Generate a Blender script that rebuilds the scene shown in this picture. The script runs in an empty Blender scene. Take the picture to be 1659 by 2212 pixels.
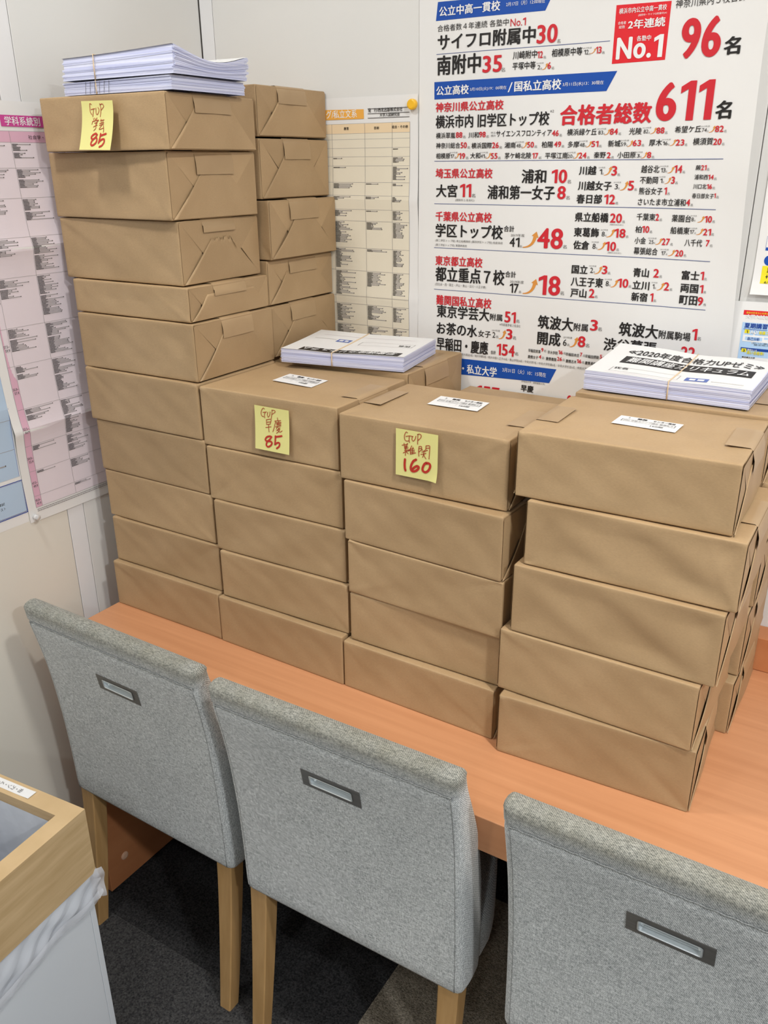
import bpy, math, random
import numpy as np
from mathutils import Matrix, Vector

# ---------------------------------------------------------------- camera, world, lights, exposure
scn = bpy.context.scene
COL = scn.collection
R2, U2, F2 = (0.849757, 0.527129, -0.006900), (-0.195551, 0.327338, 0.924451), (-0.489564, 0.784209, -0.381239)
cam_data = bpy.data.cameras.new('camera')
cam_data.sensor_fit = 'VERTICAL'
cam_data.sensor_height = 36.0
cam_data.lens = 29.7945
cam_data.clip_start = 0.02
cam = bpy.data.objects.new('camera', cam_data)
COL.objects.link(cam)
cam.matrix_world = Matrix(((R2[0], U2[0], -F2[0], 1.16957), (R2[1], U2[1], -F2[1], -1.35613),
                           (R2[2], U2[2], -F2[2], 1.60343), (0, 0, 0, 1)))
scn.camera = cam

world = bpy.data.worlds.new('world')
scn.world = world
world.use_nodes = True
world.node_tree.nodes['Background'].inputs[0].default_value = (0.9, 0.95, 1.0, 1)
world.node_tree.nodes['Background'].inputs[1].default_value = 0.25

def downlight(name, loc, diameter, power, color=(1.0, 0.955, 0.89)):
    l = bpy.data.lights.new(name, 'AREA')
    l.shape = 'DISK'
    l.size = diameter
    l.energy = power
    l.color = color
    o = bpy.data.objects.new(name, l)
    o.location = loc
    COL.objects.link(o)
    return o

# round ceiling downlights of the room (outside the frame)
WARM, NEUTRAL, COOL = (1.0, 0.965, 0.905), (1.0, 0.99, 0.965), (0.95, 0.98, 1.0)
for lx, ly, lp, lc in ((0.02, -0.80, 8.5, NEUTRAL), (0.30, -1.95, 7, COOL), (2.70, -1.60, 39, COOL), (1.45, -0.74, 20, WARM), (1.50, -2.90, 12, COOL)):
    downlight('ceiling_downlight', (lx, ly, 2.58), 0.16, lp, lc)

scn.view_settings.view_transform = 'Standard'
scn.view_settings.look = 'None'
scn.view_settings.gamma = 1.0
scn.view_settings.use_curve_mapping = False
scn.view_settings.exposure = 0.0

# ---------------------------------------------------------------- helpers
rng = random.Random(7)
XL, YW = -0.298, 0.245           # planes of the left wall and of the back wall
TABLE = 0.70

def link(o):
    COL.objects.link(o)
    return o

def tag(o, label=None, cat=None, group=None, kind=None):
    if label: o['label'] = label
    if cat: o['category'] = cat
    if group: o['group'] = group
    if kind: o['kind'] = kind
    return o

def thing(name, label, cat, loc=(0, 0, 0), rz=0.0, group=None):
    o = bpy.data.objects.new(name, None)
    o.empty_display_size = 0.05
    o.location = loc
    o.rotation_euler = (0, 0, rz)
    link(o)
    return tag(o, label, cat, group)

def mesh_obj(name, verts, faces, m, parent=None, smooth=False, loc=None):
    me = bpy.data.meshes.new(name)
    if isinstance(verts, np.ndarray): verts = verts.tolist()
    me.from_pydata(verts, [], faces)
    me.materials.append(m)
    if smooth:
        me.polygons.foreach_set('use_smooth', [True] * len(me.polygons))
    me.update()
    o = bpy.data.objects.new(name, me)
    link(o)
    if parent: o.parent = parent
    if loc: o.location = loc
    return o

def box_vf(x0, y0, z0, x1, y1, z1, b=0.0):
    """box, with chamfered edges when b > 0"""
    if b <= 0:
        v = [(x, y, z) for x in (x0, x1) for y in (y0, y1) for z in (z0, z1)]
        f = [(0, 1, 3, 2), (4, 6, 7, 5), (0, 4, 5, 1), (2, 3, 7, 6), (0, 2, 6, 4), (1, 5, 7, 3)]
        return v, f
    v, f = rounded_box(x1 - x0, y1 - y0, z1 - z0, b, 1, 1, 1)
    return v + np.array([x0, y0, z0]), f

def join(parts):
    V, F = [], []
    for v, f in parts:
        n = len(V)
        V.extend([tuple(p) for p in (v.tolist() if isinstance(v, np.ndarray) else v)])
        F.extend([tuple(i + n for i in q) for q in f])
    return V, F

def axis_steps(L, r, n):
    inner = np.linspace(r, L - r, n + 1)
    return np.concatenate([[0, r * 0.3], inner, [L - r * 0.3, L]])

def rounded_box(w, d, h, r, nx, ny, nz, disp=None):
    """closed box surface with rounded edges; disp(p, n) -> offset along the normal"""
    X, Y, Z = axis_steps(w, r, nx), axis_steps(d, r, ny), axis_steps(h, r, nz)
    A, B, Cc = len(X), len(Y), len(Z)
    idx, P = {}, []
    def vid(i, j, k):
        key = (i, j, k)
        if key not in idx:
            idx[key] = len(P)
            P.append((X[i], Y[j], Z[k]))
        return idx[key]
    F = []
    for i in range(A - 1):
        for j in range(B - 1):
            F.append((vid(i, j, 0), vid(i, j + 1, 0), vid(i + 1, j + 1, 0), vid(i + 1, j, 0)))
            k = Cc - 1
            F.append((vid(i, j, k), vid(i + 1, j, k), vid(i + 1, j + 1, k), vid(i, j + 1, k)))
    for i in range(A - 1):
        for k in range(Cc - 1):
            F.append((vid(i, 0, k), vid(i + 1, 0, k), vid(i + 1, 0, k + 1), vid(i, 0, k + 1)))
            j = B - 1
            F.append((vid(i, j, k), vid(i, j, k + 1), vid(i + 1, j, k + 1), vid(i + 1, j, k)))
    for j in range(B - 1):
        for k in range(Cc - 1):
            F.append((vid(0, j, k), vid(0, j, k + 1), vid(0, j + 1, k + 1), vid(0, j + 1, k)))
            i = A - 1
            F.append((vid(i, j, k), vid(i, j + 1, k), vid(i, j + 1, k + 1), vid(i, j, k + 1)))
    P = np.array(P)
    dim = np.array([w, d, h])
    q = np.clip(P, r, dim - r)
    n = P - q
    n /= np.linalg.norm(n, axis=1)[:, None]
    V = q + r * n
    if disp is not None:
        V = V + n * disp(P, n)[:, None]
    return V, F

def grid_vf(fn, us, vs):
    V = [fn(u, v) for v in vs for u in us]
    n = len(us)
    F = [(j * n + i, j * n + i + 1, (j + 1) * n + i + 1, (j + 1) * n + i)
         for j in range(len(vs) - 1) for i in range(n - 1)]
    return V, F

def tube_vf(pts, r, n=8, closed=False):
    pts = [Vector(p) for p in pts]
    V, F = [], []
    m = len(pts)
    for i, p in enumerate(pts):
        a = pts[(i - 1) % m] if (closed or i > 0) else p
        b = pts[(i + 1) % m] if (closed or i < m - 1) else p
        t = (b - a).normalized()
        ref = Vector((0, 0, 1)) if abs(t.z) < 0.9 else Vector((1, 0, 0))
        s = t.cross(ref).normalized()
        u = s.cross(t)
        rr = r[i] if isinstance(r, (list, tuple)) else r
        for k in range(n):
            an = 2 * math.pi * k / n
            V.append(tuple(p + (s * math.cos(an) + u * math.sin(an)) * rr))
    for i in range(m if closed else m - 1):
        j = (i + 1) % m
        for k in range(n):
            F.append((i * n + k, i * n + (k + 1) % n, j * n + (k + 1) % n, j * n + k))
    if not closed:
        F.append(tuple(range(n - 1, -1, -1)))
        F.append(tuple((m - 1) * n + k for k in range(n)))
    return V, F

def smooth_path(p, k=5):
    """Catmull-Rom through 2-D points"""
    p = [np.array(q, float) for q in p]
    if len(p) < 3:
        return [p[0] + (p[-1] - p[0]) * t for t in np.linspace(0, 1, 4)]
    q = [2 * p[0] - p[1]] + p + [2 * p[-1] - p[-2]]
    out = []
    for i in range(1, len(q) - 2):
        for t in np.linspace(0, 1, k, endpoint=False):
            a, b, c, d = q[i - 1], q[i], q[i + 1], q[i + 2]
            out.append(0.5 * (2 * b + (c - a) * t + (2 * a - 5 * b + 4 * c - d) * t * t + (3 * b - a - 3 * c + d) * t ** 3))
    out.append(p[-1])
    return out

def ribbon(path, w):
    """flat stroke with round ends -> 2-D verts, faces"""
    n = len(path)
    V, F = [], []
    for i, p in enumerate(path):
        t = path[min(i + 1, n - 1)] - path[max(i - 1, 0)]
        t = t / (np.linalg.norm(t) + 1e-9)
        s = np.array([-t[1], t[0]]) * w / 2
        V += [p + s, p - s]
    for i in range(n - 1):
        F.append((2 * i, 2 * i + 1, 2 * i + 3, 2 * i + 2))
    for e in (0, n - 1):
        b = len(V)
        V += [path[e] + np.array([math.cos(a), math.sin(a)]) * w / 2 for a in np.linspace(0, 2 * math.pi, 8, endpoint=False)]
        F.append(tuple(range(b, b + 8)))
    return V, F

# ---------------------------------------------------------------- flat print (lettering)
_glyphs = {}
BOLD = {0: 0.0, 1: 0.016, 2: 0.030, 3: 0.042}

ONE = ([(.40, 0), (.40, 1), (.245, 1), (0, .865), (0, .69), (.20, .80), (.20, 0)], [(0, 1, 2, 6), (2, 3, 4, 5), (2, 5, 6)])

def glyphs(s, weight, shear=0.0):
    key = (s, weight, shear)
    if key not in _glyphs and '1' in s and (s.isdigit() or s == 'No.1'):
        # numerals set digit by digit, with a flagged 1
        V, F, x = [], [], 0.0
        for ch in (['No.', '1'] if s == 'No.1' else s):
            if ch == '1':
                t = (.13, .155, .18, .20)[weight]
                v = np.array([(q[0] if q[0] in (0, .40) else (.40 - t if q[0] == .20 else .40 - t * .82), q[1], 0) for q in ONE[0]])
                f, w = ONE[1], .40
            else:
                v, f = glyphs(ch, weight)
                w = 1.55 if len(ch) > 1 else .56
                v = v * np.array([w, 1, 1])
            n = len(V)
            V += [tuple(p + np.array([x, 0, 0])) for p in v]
            F += [tuple(i + n for i in q) for q in f]
            x += w + .085
        v = np.array(V)
        v[:, 0] /= v[:, 0].max()
        _glyphs[key] = (v, F)
    if key not in _glyphs:
        cu = bpy.data.curves.new('lettering', 'FONT')
        cu.body = s
        cu.size = 1.0
        cu.resolution_u = 3 if weight < 2 else 6
        cu.shear = shear
        cu.space_character = 1.0 + 1.6 * BOLD[weight] * (1.4 if s.isascii() else .5)
        o = bpy.data.objects.new('lettering', cu)
        me = o.to_mesh()
        v = np.empty(len(me.vertices) * 3)
        me.vertices.foreach_get('co', v)
        v = v.reshape(-1, 3)[:, :2]
        f = [tuple(p.vertices) for p in me.polygons]
        d = BOLD[weight]
        n0 = len(v)
        if d:                                    # heavier weight: the outline repeated a hair to each side
            n = len(v)
            sh = [(-d, 0), (d, 0), (0, d * .5), (0, -d * .5), (-d * .6, d * .35), (d * .6, -d * .35), (d * .6, d * .35), (-d * .6, -d * .35)]
            if weight == 1: sh = sh[:4]
            f = [tuple(i + k * n for i in q) for k in range(len(sh)) for q in f]
            v = np.concatenate([v + np.array(q) for q in sh])
        kk = np.repeat(np.arange(len(v) // n0), n0) * 0.00002
        lo, hi = v.min(0), v.max(0)
        v = (v - lo) / np.maximum(hi - lo, 1e-6)
        o.to_mesh_clear()
        bpy.data.objects.remove(o)
        bpy.data.curves.remove(cu)
        _glyphs[key] = (np.column_stack([v, kk]), f)
    return _glyphs[key]

OWN = 'BROPSDVYLCq'

class Print:
    """collects flat print per ink; place(u, v, lift) gives the point on the sheet"""
    def __init__(self, place):
        self.place, self.acc, self.layer = place, {}, 0
    def raw(self, v2, f, ink, lift):
        V, F = self.acc.setdefault(ink, ([], []))
        n = len(V)
        V.extend(self.place(p[0], p[1], lift + (p[2] if len(p) > 2 else 0)) for p in v2)
        F.extend(tuple(i + n for i in q) for q in f)
    def text(self, s, x0, z0, x1, h, ink='k', weight=1, shear=0.0, lift=0.0011):
        v, f = glyphs(s, weight, shear)
        self.raw(v * np.array([x1 - x0, h, 1]) + np.array([x0, z0, 0]), f, ink, lift)
    def poly(self, pts, ink, nx=14, nz=3):
        self.layer += 1
        if ink in OWN: ink = (ink, self.layer)
        lift = 0.0003 + 0.00003 * min(self.layer, 20)
        p = [np.array(q, float) for q in pts]
        if len(p) == 4:
            def at(u, v): return (1 - v) * ((1 - u) * p[0] + u * p[1]) + v * ((1 - u) * p[3] + u * p[2])
            V, F = grid_vf(at, np.linspace(0, 1, nx), np.linspace(0, 1, nz))
        else:
            V, F = p, [tuple(range(len(p)))]
        self.raw(V, F, ink, lift)
    def rect(self, x0, z0, x1, z1, ink, nx=6, nz=2):
        self.poly([(x0, z0), (x1, z0), (x1, z1), (x0, z1)], ink, nx, nz)
    def frame(self, x0, z0, x1, z1, t, ink):
        for a in ((x0, z0, x1, z0 + t), (x0, z1 - t, x1, z1), (x0, z0, x0 + t, z1), (x1 - t, z0, x1, z1)):
            self.rect(*a, ink)
    def stroke(self, pts, w, ink, lift=0.0006):
        V, F = ribbon(smooth_path(pts), w)
        self.raw(V, F, ink, lift)
    def arrow(self, a, b, ink):
        (x0, z0), (x1, z1) = a, b
        c = np.array([x0 + (x1 - x0) * 0.72, z0 + (z1 - z0) * 0.02])
        a, b = np.array(a), np.array([x0 + (x1 - x0) * 0.86, z0 + (z1 - z0) * 0.7])
        P = [(1 - t) ** 2 * a + 2 * t * (1 - t) * c + t * t * b for t in np.linspace(0, 1, 9)]
        w = (z1 - z0) * 0.11
        L, Rr = [], []
        for i, p in enumerate(P):
            t = P[min(i + 1, 8)] - P[max(i - 1, 0)]
            t = t / np.linalg.norm(t)
            s = np.array([-t[1], t[0]]) * w * (0.25 + 0.9 * i / 8)
            L.append(p + s); Rr.append(p - s)
        V = L + Rr
        F = [(i, i + 9, i + 10, i + 1) for i in range(8)]
        n = len(V)
        t = P[8] - P[7]; t = t / np.linalg.norm(t); s = np.array([-t[1], t[0]])
        V += [P[8] + s * w * 2.3, P[8] - s * w * 2.3, P[8] + t * w * 3.2]
        F.append((n, n + 1, n + 2))
        self.raw(V, F, ink, 0.0006)
    def build(self, parent, names, inks):
        out = []
        for ink, (V, F) in self.acc.items():
            k = ink[0] if isinstance(ink, tuple) else ink
            o = mesh_obj(names[k], V, F, inks[k], parent)
            if k == ink and len(V) > 60: o['kind'] = 'stuff'      # many small printed marks
            out.append(o)
        return out

# ---------------------------------------------------------------- materials
def new_mat(name):
    m = bpy.data.materials.new(name)
    m.use_nodes = True
    nt = m.node_tree
    return m, nt, nt.nodes['Principled BSDF']

def N(nt, kind, **kw):
    n = nt.nodes.new(kind)
    for k, v in kw.items():
        if isinstance(k, str) and hasattr(n, k): setattr(n, k, v)
        else: n.inputs[k].default_value = v
    return n

def plain(name, col, rough=0.5, metal=0.0, spec=0.5):
    m, nt, b = new_mat(name)
    b.inputs['Base Color'].default_value = (*col, 1)
    b.inputs['Roughness'].default_value = rough
    b.inputs['Metallic'].default_value = metal
    b.inputs['Specular IOR Level'].default_value = spec
    return m

def noise_mat(name, c1, c2, scale=8.0, rough=0.5, stretch=(1, 1, 1), bump=0.0, bscale=200.0, detail=4.0, metal=0.0, lo=0.3, hi=0.7, spec=0.4, bdist=0.001):
    m, nt, b = new_mat(name)
    tc = N(nt, 'ShaderNodeTexCoord')
    mp = N(nt, 'ShaderNodeMapping')
    mp.inputs['Scale'].default_value = stretch
    nt.links.new(tc.outputs['Object'], mp.inputs['Vector'])
    no = N(nt, 'ShaderNodeTexNoise')
    no.inputs['Scale'].default_value = scale
    no.inputs['Detail'].default_value = detail
    nt.links.new(mp.outputs[0], no.inputs['Vector'])
    cr = N(nt, 'ShaderNodeValToRGB')
    cr.color_ramp.elements[0].position, cr.color_ramp.elements[1].position = lo, hi
    cr.color_ramp.elements[0].color, cr.color_ramp.elements[1].color = (*c1, 1), (*c2, 1)
    nt.links.new(no.outputs['Fac'], cr.inputs['Fac'])
    nt.links.new(cr.outputs['Color'], b.inputs['Base Color'])
    b.inputs['Roughness'].default_value = rough
    b.inputs['Metallic'].default_value = metal
    b.inputs['Specular IOR Level'].default_value = spec
    if bump > 0:
        n2 = N(nt, 'ShaderNodeTexNoise')
        n2.inputs['Scale'].default_value = bscale
        n2.inputs['Detail'].default_value = 3
        nt.links.new(mp.outputs[0], n2.inputs['Vector'])
        bp = N(nt, 'ShaderNodeBump')
        bp.inputs['Strength'].default_value = bump
        bp.inputs['Distance'].default_value = bdist
        nt.links.new(n2.outputs['Fac'], bp.inputs['Height'])
        nt.links.new(bp.outputs['Normal'], b.inputs['Normal'])
    return m

def kraft_material():
    m, nt, b = new_mat('kraft_paper')
    tc = N(nt, 'ShaderNodeTexCoord')
    oi = N(nt, 'ShaderNodeObjectInfo')
    add = N(nt, 'ShaderNodeVectorMath', operation='ADD')
    mul = N(nt, 'ShaderNodeVectorMath', operation='SCALE')
    mul.inputs['Scale'].default_value = 9.0
    cmb = N(nt, 'ShaderNodeCombineXYZ')
    for i in range(3): nt.links.new(oi.outputs['Random'], cmb.inputs[i])
    nt.links.new(cmb.outputs[0], mul.inputs[0])
    nt.links.new(tc.outputs['Object'], add.inputs[0])
    nt.links.new(mul.outputs[0], add.inputs[1])
    big = N(nt, 'ShaderNodeTexNoise')
    big.inputs['Scale'].default_value = 9.0
    big.inputs['Detail'].default_value = 5
    nt.links.new(add.outputs[0], big.inputs['Vector'])
    cr = N(nt, 'ShaderNodeValToRGB')
    cr.color_ramp.elements[0].position, cr.color_ramp.elements[1].position = 0.3, 0.72
    cr.color_ramp.elements[0].color = (0.40, 0.270, 0.145, 1)
    cr.color_ramp.elements[1].color = (0.465, 0.320, 0.178, 1)
    nt.links.new(big.outputs['Fac'], cr.inputs['Fac'])
    mp = N(nt, 'ShaderNodeMapping')
    mp.inputs['Scale'].default_value = (250, 900, 900)
    nt.links.new(add.outputs[0], mp.inputs['Vector'])
    fib = N(nt, 'ShaderNodeTexNoise')
    fib.inputs['Scale'].default_value = 1.0
    fib.inputs['Detail'].default_value = 2
    nt.links.new(mp.outputs[0], fib.inputs['Vector'])
    mix = N(nt, 'ShaderNodeMix', data_type='RGBA', blend_type='OVERLAY')
    mix.inputs['Factor'].default_value = 0.12
    nt.links.new(cr.outputs['Color'], mix.inputs['A'])
    nt.links.new(fib.outputs['Fac'], mix.inputs['B'])
    hsv = N(nt, 'ShaderNodeHueSaturation')
    mr = N(nt, 'ShaderNodeMapRange')
    mr.inputs['To Min'].default_value, mr.inputs['To Max'].default_value = 0.95, 1.05
    nt.links.new(oi.outputs['Random'], mr.inputs['Value'])
    nt.links.new(mr.outputs[0], hsv.inputs['Value'])
    nt.links.new(mix.outputs['Result'], hsv.inputs['Color'])
    nt.links.new(hsv.outputs[0], b.inputs['Base Color'])
    b.inputs['Roughness'].default_value = 0.5
    b.inputs['Specular IOR Level'].default_value = 0.22
    ridge = N(nt, 'ShaderNodeTexNoise', noise_type='RIDGED_MULTIFRACTAL')
    ridge.inputs['Scale'].default_value = 9.0
    ridge.inputs['Detail'].default_value = 2.0
    ridge.inputs['Distortion'].default_value = 0.6
    nt.links.new(add.outputs[0], ridge.inputs['Vector'])
    b1 = N(nt, 'ShaderNodeBump')
    b1.inputs['Strength'].default_value = 0.22
    b1.inputs['Distance'].default_value = 0.0016
    nt.links.new(ridge.outputs['Fac'], b1.inputs['Height'])
    b2 = N(nt, 'ShaderNodeBump')
    b2.inputs['Strength'].default_value = 0.12
    b2.inputs['Distance'].default_value = 0.0004
    nt.links.new(fib.outputs['Fac'], b2.inputs['Height'])
    nt.links.new(b1.outputs[0], b2.inputs['Normal'])
    nt.links.new(b2.outputs[0], b.inputs['Normal'])
    return m

def fabric_material():
    m, nt, b = new_mat('chair_fabric')
    tc = N(nt, 'ShaderNodeTexCoord')
    def stretched(sx, sy, sz, det=2.0):
        mp = N(nt, 'ShaderNodeMapping')
        mp.inputs['Scale'].default_value = (sx, sy, sz)
        nt.links.new(tc.outputs['Object'], mp.inputs['Vector'])
        n = N(nt, 'ShaderNodeTexNoise')
        n.inputs['Scale'].default_value = 1.0
        n.inputs['Detail'].default_value = det
        nt.links.new(mp.outputs[0], n.inputs['Vector'])
        return n.outputs['Fac']
    weft = stretched(150, 620, 620)
    warp = stretched(700, 700, 160)
    patch = stretched(14, 14, 14, 4)
    wave = N(nt, 'ShaderNodeTexWave', wave_type='BANDS', bands_direction='DIAGONAL')
    wave.inputs['Scale'].default_value = 165
    wave.inputs['Distortion'].default_value = 1.2
    wave.inputs['Detail'].default_value = 1.0
    wave.inputs['Detail Scale'].default_value = 3.0
    nt.links.new(tc.outputs['Object'], wave.inputs['Vector'])
    def math_(op, a, c):
        n = N(nt, 'ShaderNodeMath', operation=op)
        for i, s in enumerate((a, c)):
            if isinstance(s, (int, float)): n.inputs[i].default_value = s
            else: nt.links.new(s, n.inputs[i])
        return n.outputs[0]
    s = math_('ADD', math_('MULTIPLY', weft, 0.42), math_('MULTIPLY', warp, 0.38))
    s = math_('ADD', s, math_('MULTIPLY', wave.outputs['Fac'], 0.14))
    s = math_('ADD', s, math_('MULTIPLY', patch, 0.06))
    cr = N(nt, 'ShaderNodeValToRGB')
    e = cr.color_ramp.elements
    e[0].position, e[1].position = 0.36, 0.66
    e[0].color, e[1].color = (0.23, 0.25, 0.255, 1), (0.88, 0.90, 0.895, 1)
    nt.links.new(s, cr.inputs['Fac'])
    # worn, slightly yellowed band along the top edge
    sep = N(nt, 'ShaderNodeSeparateXYZ')
    nt.links.new(tc.outputs['Object'], sep.inputs[0])
    mr = N(nt, 'ShaderNodeMapRange', interpolation_type='SMOOTHSTEP')
    mr.inputs['From Min'].default_value, mr.inputs['From Max'].default_value = 0.785, 0.815
    nt.links.new(sep.outputs['Z'], mr.inputs['Value'])
    band = stretched(22, 22, 22, 3)
    fac = math_('MULTIPLY', mr.outputs[0], math_('ADD', math_('MULTIPLY', band, 0.5), 0.62))
    mix = N(nt, 'ShaderNodeMix', data_type='RGBA', blend_type='MULTIPLY')
    nt.links.new(fac, mix.inputs['Factor'])
    nt.links.new(cr.outputs['Color'], mix.inputs['A'])
    mix.inputs['B'].default_value = (0.43, 0.405, 0.335, 1)
    nt.links.new(mix.outputs['Result'], b.inputs['Base Color'])
    b.inputs['Roughness'].default_value = 0.95
    b.inputs['Specular IOR Level'].default_value = 0.1
    b.inputs['Sheen Weight'].default_value = 0.25
    b.inputs['Sheen Roughness'].default_value = 0.5
    bp = N(nt, 'ShaderNodeBump')
    bp.inputs['Strength'].default_value = 0.35
    bp.inputs['Distance'].default_value = 0.0007
    nt.links.new(s, bp.inputs['Height'])
    nt.links.new(bp.outputs[0], b.inputs['Normal'])
    return m

def film_material():
    m, nt, b = new_mat('clear_film')
    b.inputs['Base Color'].default_value = (0.78, 0.81, 0.88, 1)
    b.inputs['Roughness'].default_value = 0.22
    b.inputs['Alpha'].default_value = 0.5
    return m

M = {}
M['kraft'] = kraft_material()
M['fabric'] = fabric_material()
M['film'] = film_material()
M['tape'] = noise_mat('kraft_tape', (0.40, 0.270, 0.145), (0.44, 0.302, 0.166), 14, 0.40, spec=0.4)
M['paper'] = noise_mat('white_paper', (0.80, 0.80, 0.80), (0.84, 0.84, 0.835), 5, 0.55, bump=0.04, bscale=60)
M['poster_paper'] = noise_mat('poster_paper', (0.80, 0.795, 0.785), (0.83, 0.825, 0.815), 4, 0.42, bump=0.1, bscale=9, bdist=0.004)
M['bluish_paper'] = noise_mat('copier_paper', (0.57, 0.60, 0.83), (0.78, 0.80, 0.95), 3, 0.6, stretch=(1, 1, 130), lo=0.35, hi=0.62)
M['wall'] = noise_mat('wall_laminate', (0.74, 0.735, 0.715), (0.77, 0.765, 0.745), 3, 0.42, bump=0.05, bscale=90, spec=0.4)
M['cream'] = noise_mat('cream_laminate', (0.75, 0.72, 0.645), (0.78, 0.75, 0.675), 3, 0.45, bump=0.05, bscale=90)
M['strip'] = noise_mat('white_trim_laminate', (0.80, 0.80, 0.81), (0.83, 0.83, 0.84), 3, 0.4)
M['far_wall'] = plain('far_wall_paint', (0.55, 0.55, 0.55), 0.7)
M['dark_gap'] = plain('dark_gap', (0.25, 0.24, 0.23), 0.8)
M['ceiling'] = noise_mat('ceiling_board', (0.74, 0.74, 0.72), (0.80, 0.80, 0.78), 40, 0.9)
M['table'] = noise_mat('table_laminate', (0.56, 0.255, 0.12), (0.66, 0.32, 0.16), 3.5, 0.38, stretch=(0.6, 16, 16), bump=0.06, bscale=30, lo=0.3, hi=0.72)
M['table_side'] = noise_mat('table_side_laminate', (0.50, 0.19, 0.075), (0.58, 0.24, 0.10), 3.5, 0.45, stretch=(6, 1, 6))
M['beech'] = noise_mat('beech_leg', (0.42, 0.245, 0.095), (0.50, 0.305, 0.13), 6, 0.42, stretch=(14, 14, 1.2))
M['pale_wood'] = noise_mat('pale_bin_wood', (0.52, 0.36, 0.185), (0.66, 0.48, 0.27), 5, 0.45, stretch=(1.5, 1.5, 14), lo=0.32, hi=0.68)
M['bin_white'] = noise_mat('bin_white_panel', (0.70, 0.745, 0.80), (0.75, 0.79, 0.845), 3, 0.45)
M['liner'] = noise_mat('liner_film', (0.50, 0.53, 0.59), (0.58, 0.61, 0.67), 9, 0.35, bump=0.3, bscale=14, bdist=0.01)
M['steel'] = noise_mat('brushed_steel', (0.20, 0.195, 0.185), (0.26, 0.255, 0.245), 3, 0.42, stretch=(2, 200, 200), metal=0.6)
M['chrome'] = plain('polished_steel', (0.74, 0.79, 0.81), 0.32, 0.65)
M['rubber'] = plain('rubber_band', (0.74, 0.56, 0.36), 0.6)
M['note'] = noise_mat('sticky_note_yellow', (0.74, 0.69, 0.25), (0.78, 0.73, 0.29), 5, 0.7)
M['magnet'] = plain('yellow_magnet', (0.93, 0.52, 0.02), 0.35)
M['pin'] = plain('clear_pin', (0.85, 0.86, 0.88), 0.1)
M['pin'].node_tree.nodes['Principled BSDF'].inputs['Transmission Weight'].default_value = 0.55
M['cap'] = plain('bolt_cap', (0.80, 0.50, 0.34), 0.3)
M['carpet_dark'] = noise_mat('carpet_charcoal', (0.012, 0.012, 0.013), (0.055, 0.054, 0.055), 260, 0.95, bump=0.9, bscale=320, detail=3, spec=0.05, bdist=0.003)
M['carpet_grey'] = noise_mat('carpet_slate', (0.022, 0.022, 0.024), (0.085, 0.083, 0.082), 260, 0.95, bump=0.9, bscale=320, detail=3, spec=0.05, bdist=0.003)
M['carpet_taupe'] = noise_mat('carpet_taupe', (0.13, 0.112, 0.085), (0.37, 0.325, 0.255), 260, 0.95, bump=0.9, bscale=320, detail=3, spec=0.05, bdist=0.003)

def ink(name, c, r=0.5): return plain(name, c, r, 0.0, 0.3)
INK = {'k': ink('ink_black', (0.018, 0.016, 0.016)), 'r': ink('ink_red', (0.62, 0.022, 0.035)), 'R': ink('ink_signal_red', (0.74, 0.02, 0.03)),
       'w': ink('ink_white', (0.86, 0.86, 0.86)), 'B': ink('ink_blue', (0.008, 0.075, 0.40)), 'b': ink('ink_rule_blue', (0.12, 0.15, 0.30)),
       'g': ink('ink_grey', (0.16, 0.155, 0.155)), 'o': ink('ink_orange', (0.72, 0.30, 0.06)), 'O': ink('ink_amber', (0.86, 0.43, 0.08)),
       'Y': ink('ink_yellow', (0.85, 0.74, 0.03)), 'S': ink('ink_sky', (0.46, 0.66, 0.90)), 'D': ink('ink_navy', (0.012, 0.06, 0.33)),
       'P': ink('ink_magenta', (0.58, 0.07, 0.30)), 'q': ink('ink_pink', (0.72, 0.44, 0.56)), 'Q': ink('ink_pale_pink', (0.78, 0.70, 0.75)),
       'c': ink('ink_cream', (0.80, 0.74, 0.60)), 'C': ink('ink_peach', (0.84, 0.66, 0.43)), 'L': ink('ink_light_blue', (0.47, 0.60, 0.76)),
       'l': ink('ink_rule_grey', (0.36, 0.34, 0.34)), 'm': ink('marker_red', (0.50, 0.035, 0.022)), 'n': ink('marker_thin_red', (0.42, 0.06, 0.025)),
       't': ink('ink_table_text', (0.075, 0.07, 0.07)), 'T': ink('ink_table_dots', (0.36, 0.34, 0.34)), 'V': ink('ink_violet_blue', (0.10, 0.16, 0.46))}
INK_NAME = {'k': 'black_lettering', 'r': 'red_lettering', 'R': 'red_panel', 'w': 'white_lettering', 'B': 'blue_banner', 'b': 'blue_rule', 'g': 'grey_lettering',
            'o': 'orange_arrows', 'O': 'amber_banner', 'Y': 'yellow_print', 'S': 'sky_blue_panel', 'D': 'navy_print', 'P': 'magenta_print', 'q': 'pink_column',
            'Q': 'pale_pink_table', 'c': 'cream_table', 'C': 'peach_header', 'L': 'light_blue_table', 'l': 'table_rules', 'm': 'marker_number', 'n': 'marker_writing',
            't': 'table_lettering', 'T': 'dotted_leaders', 'V': 'blue_stamp'}

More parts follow.
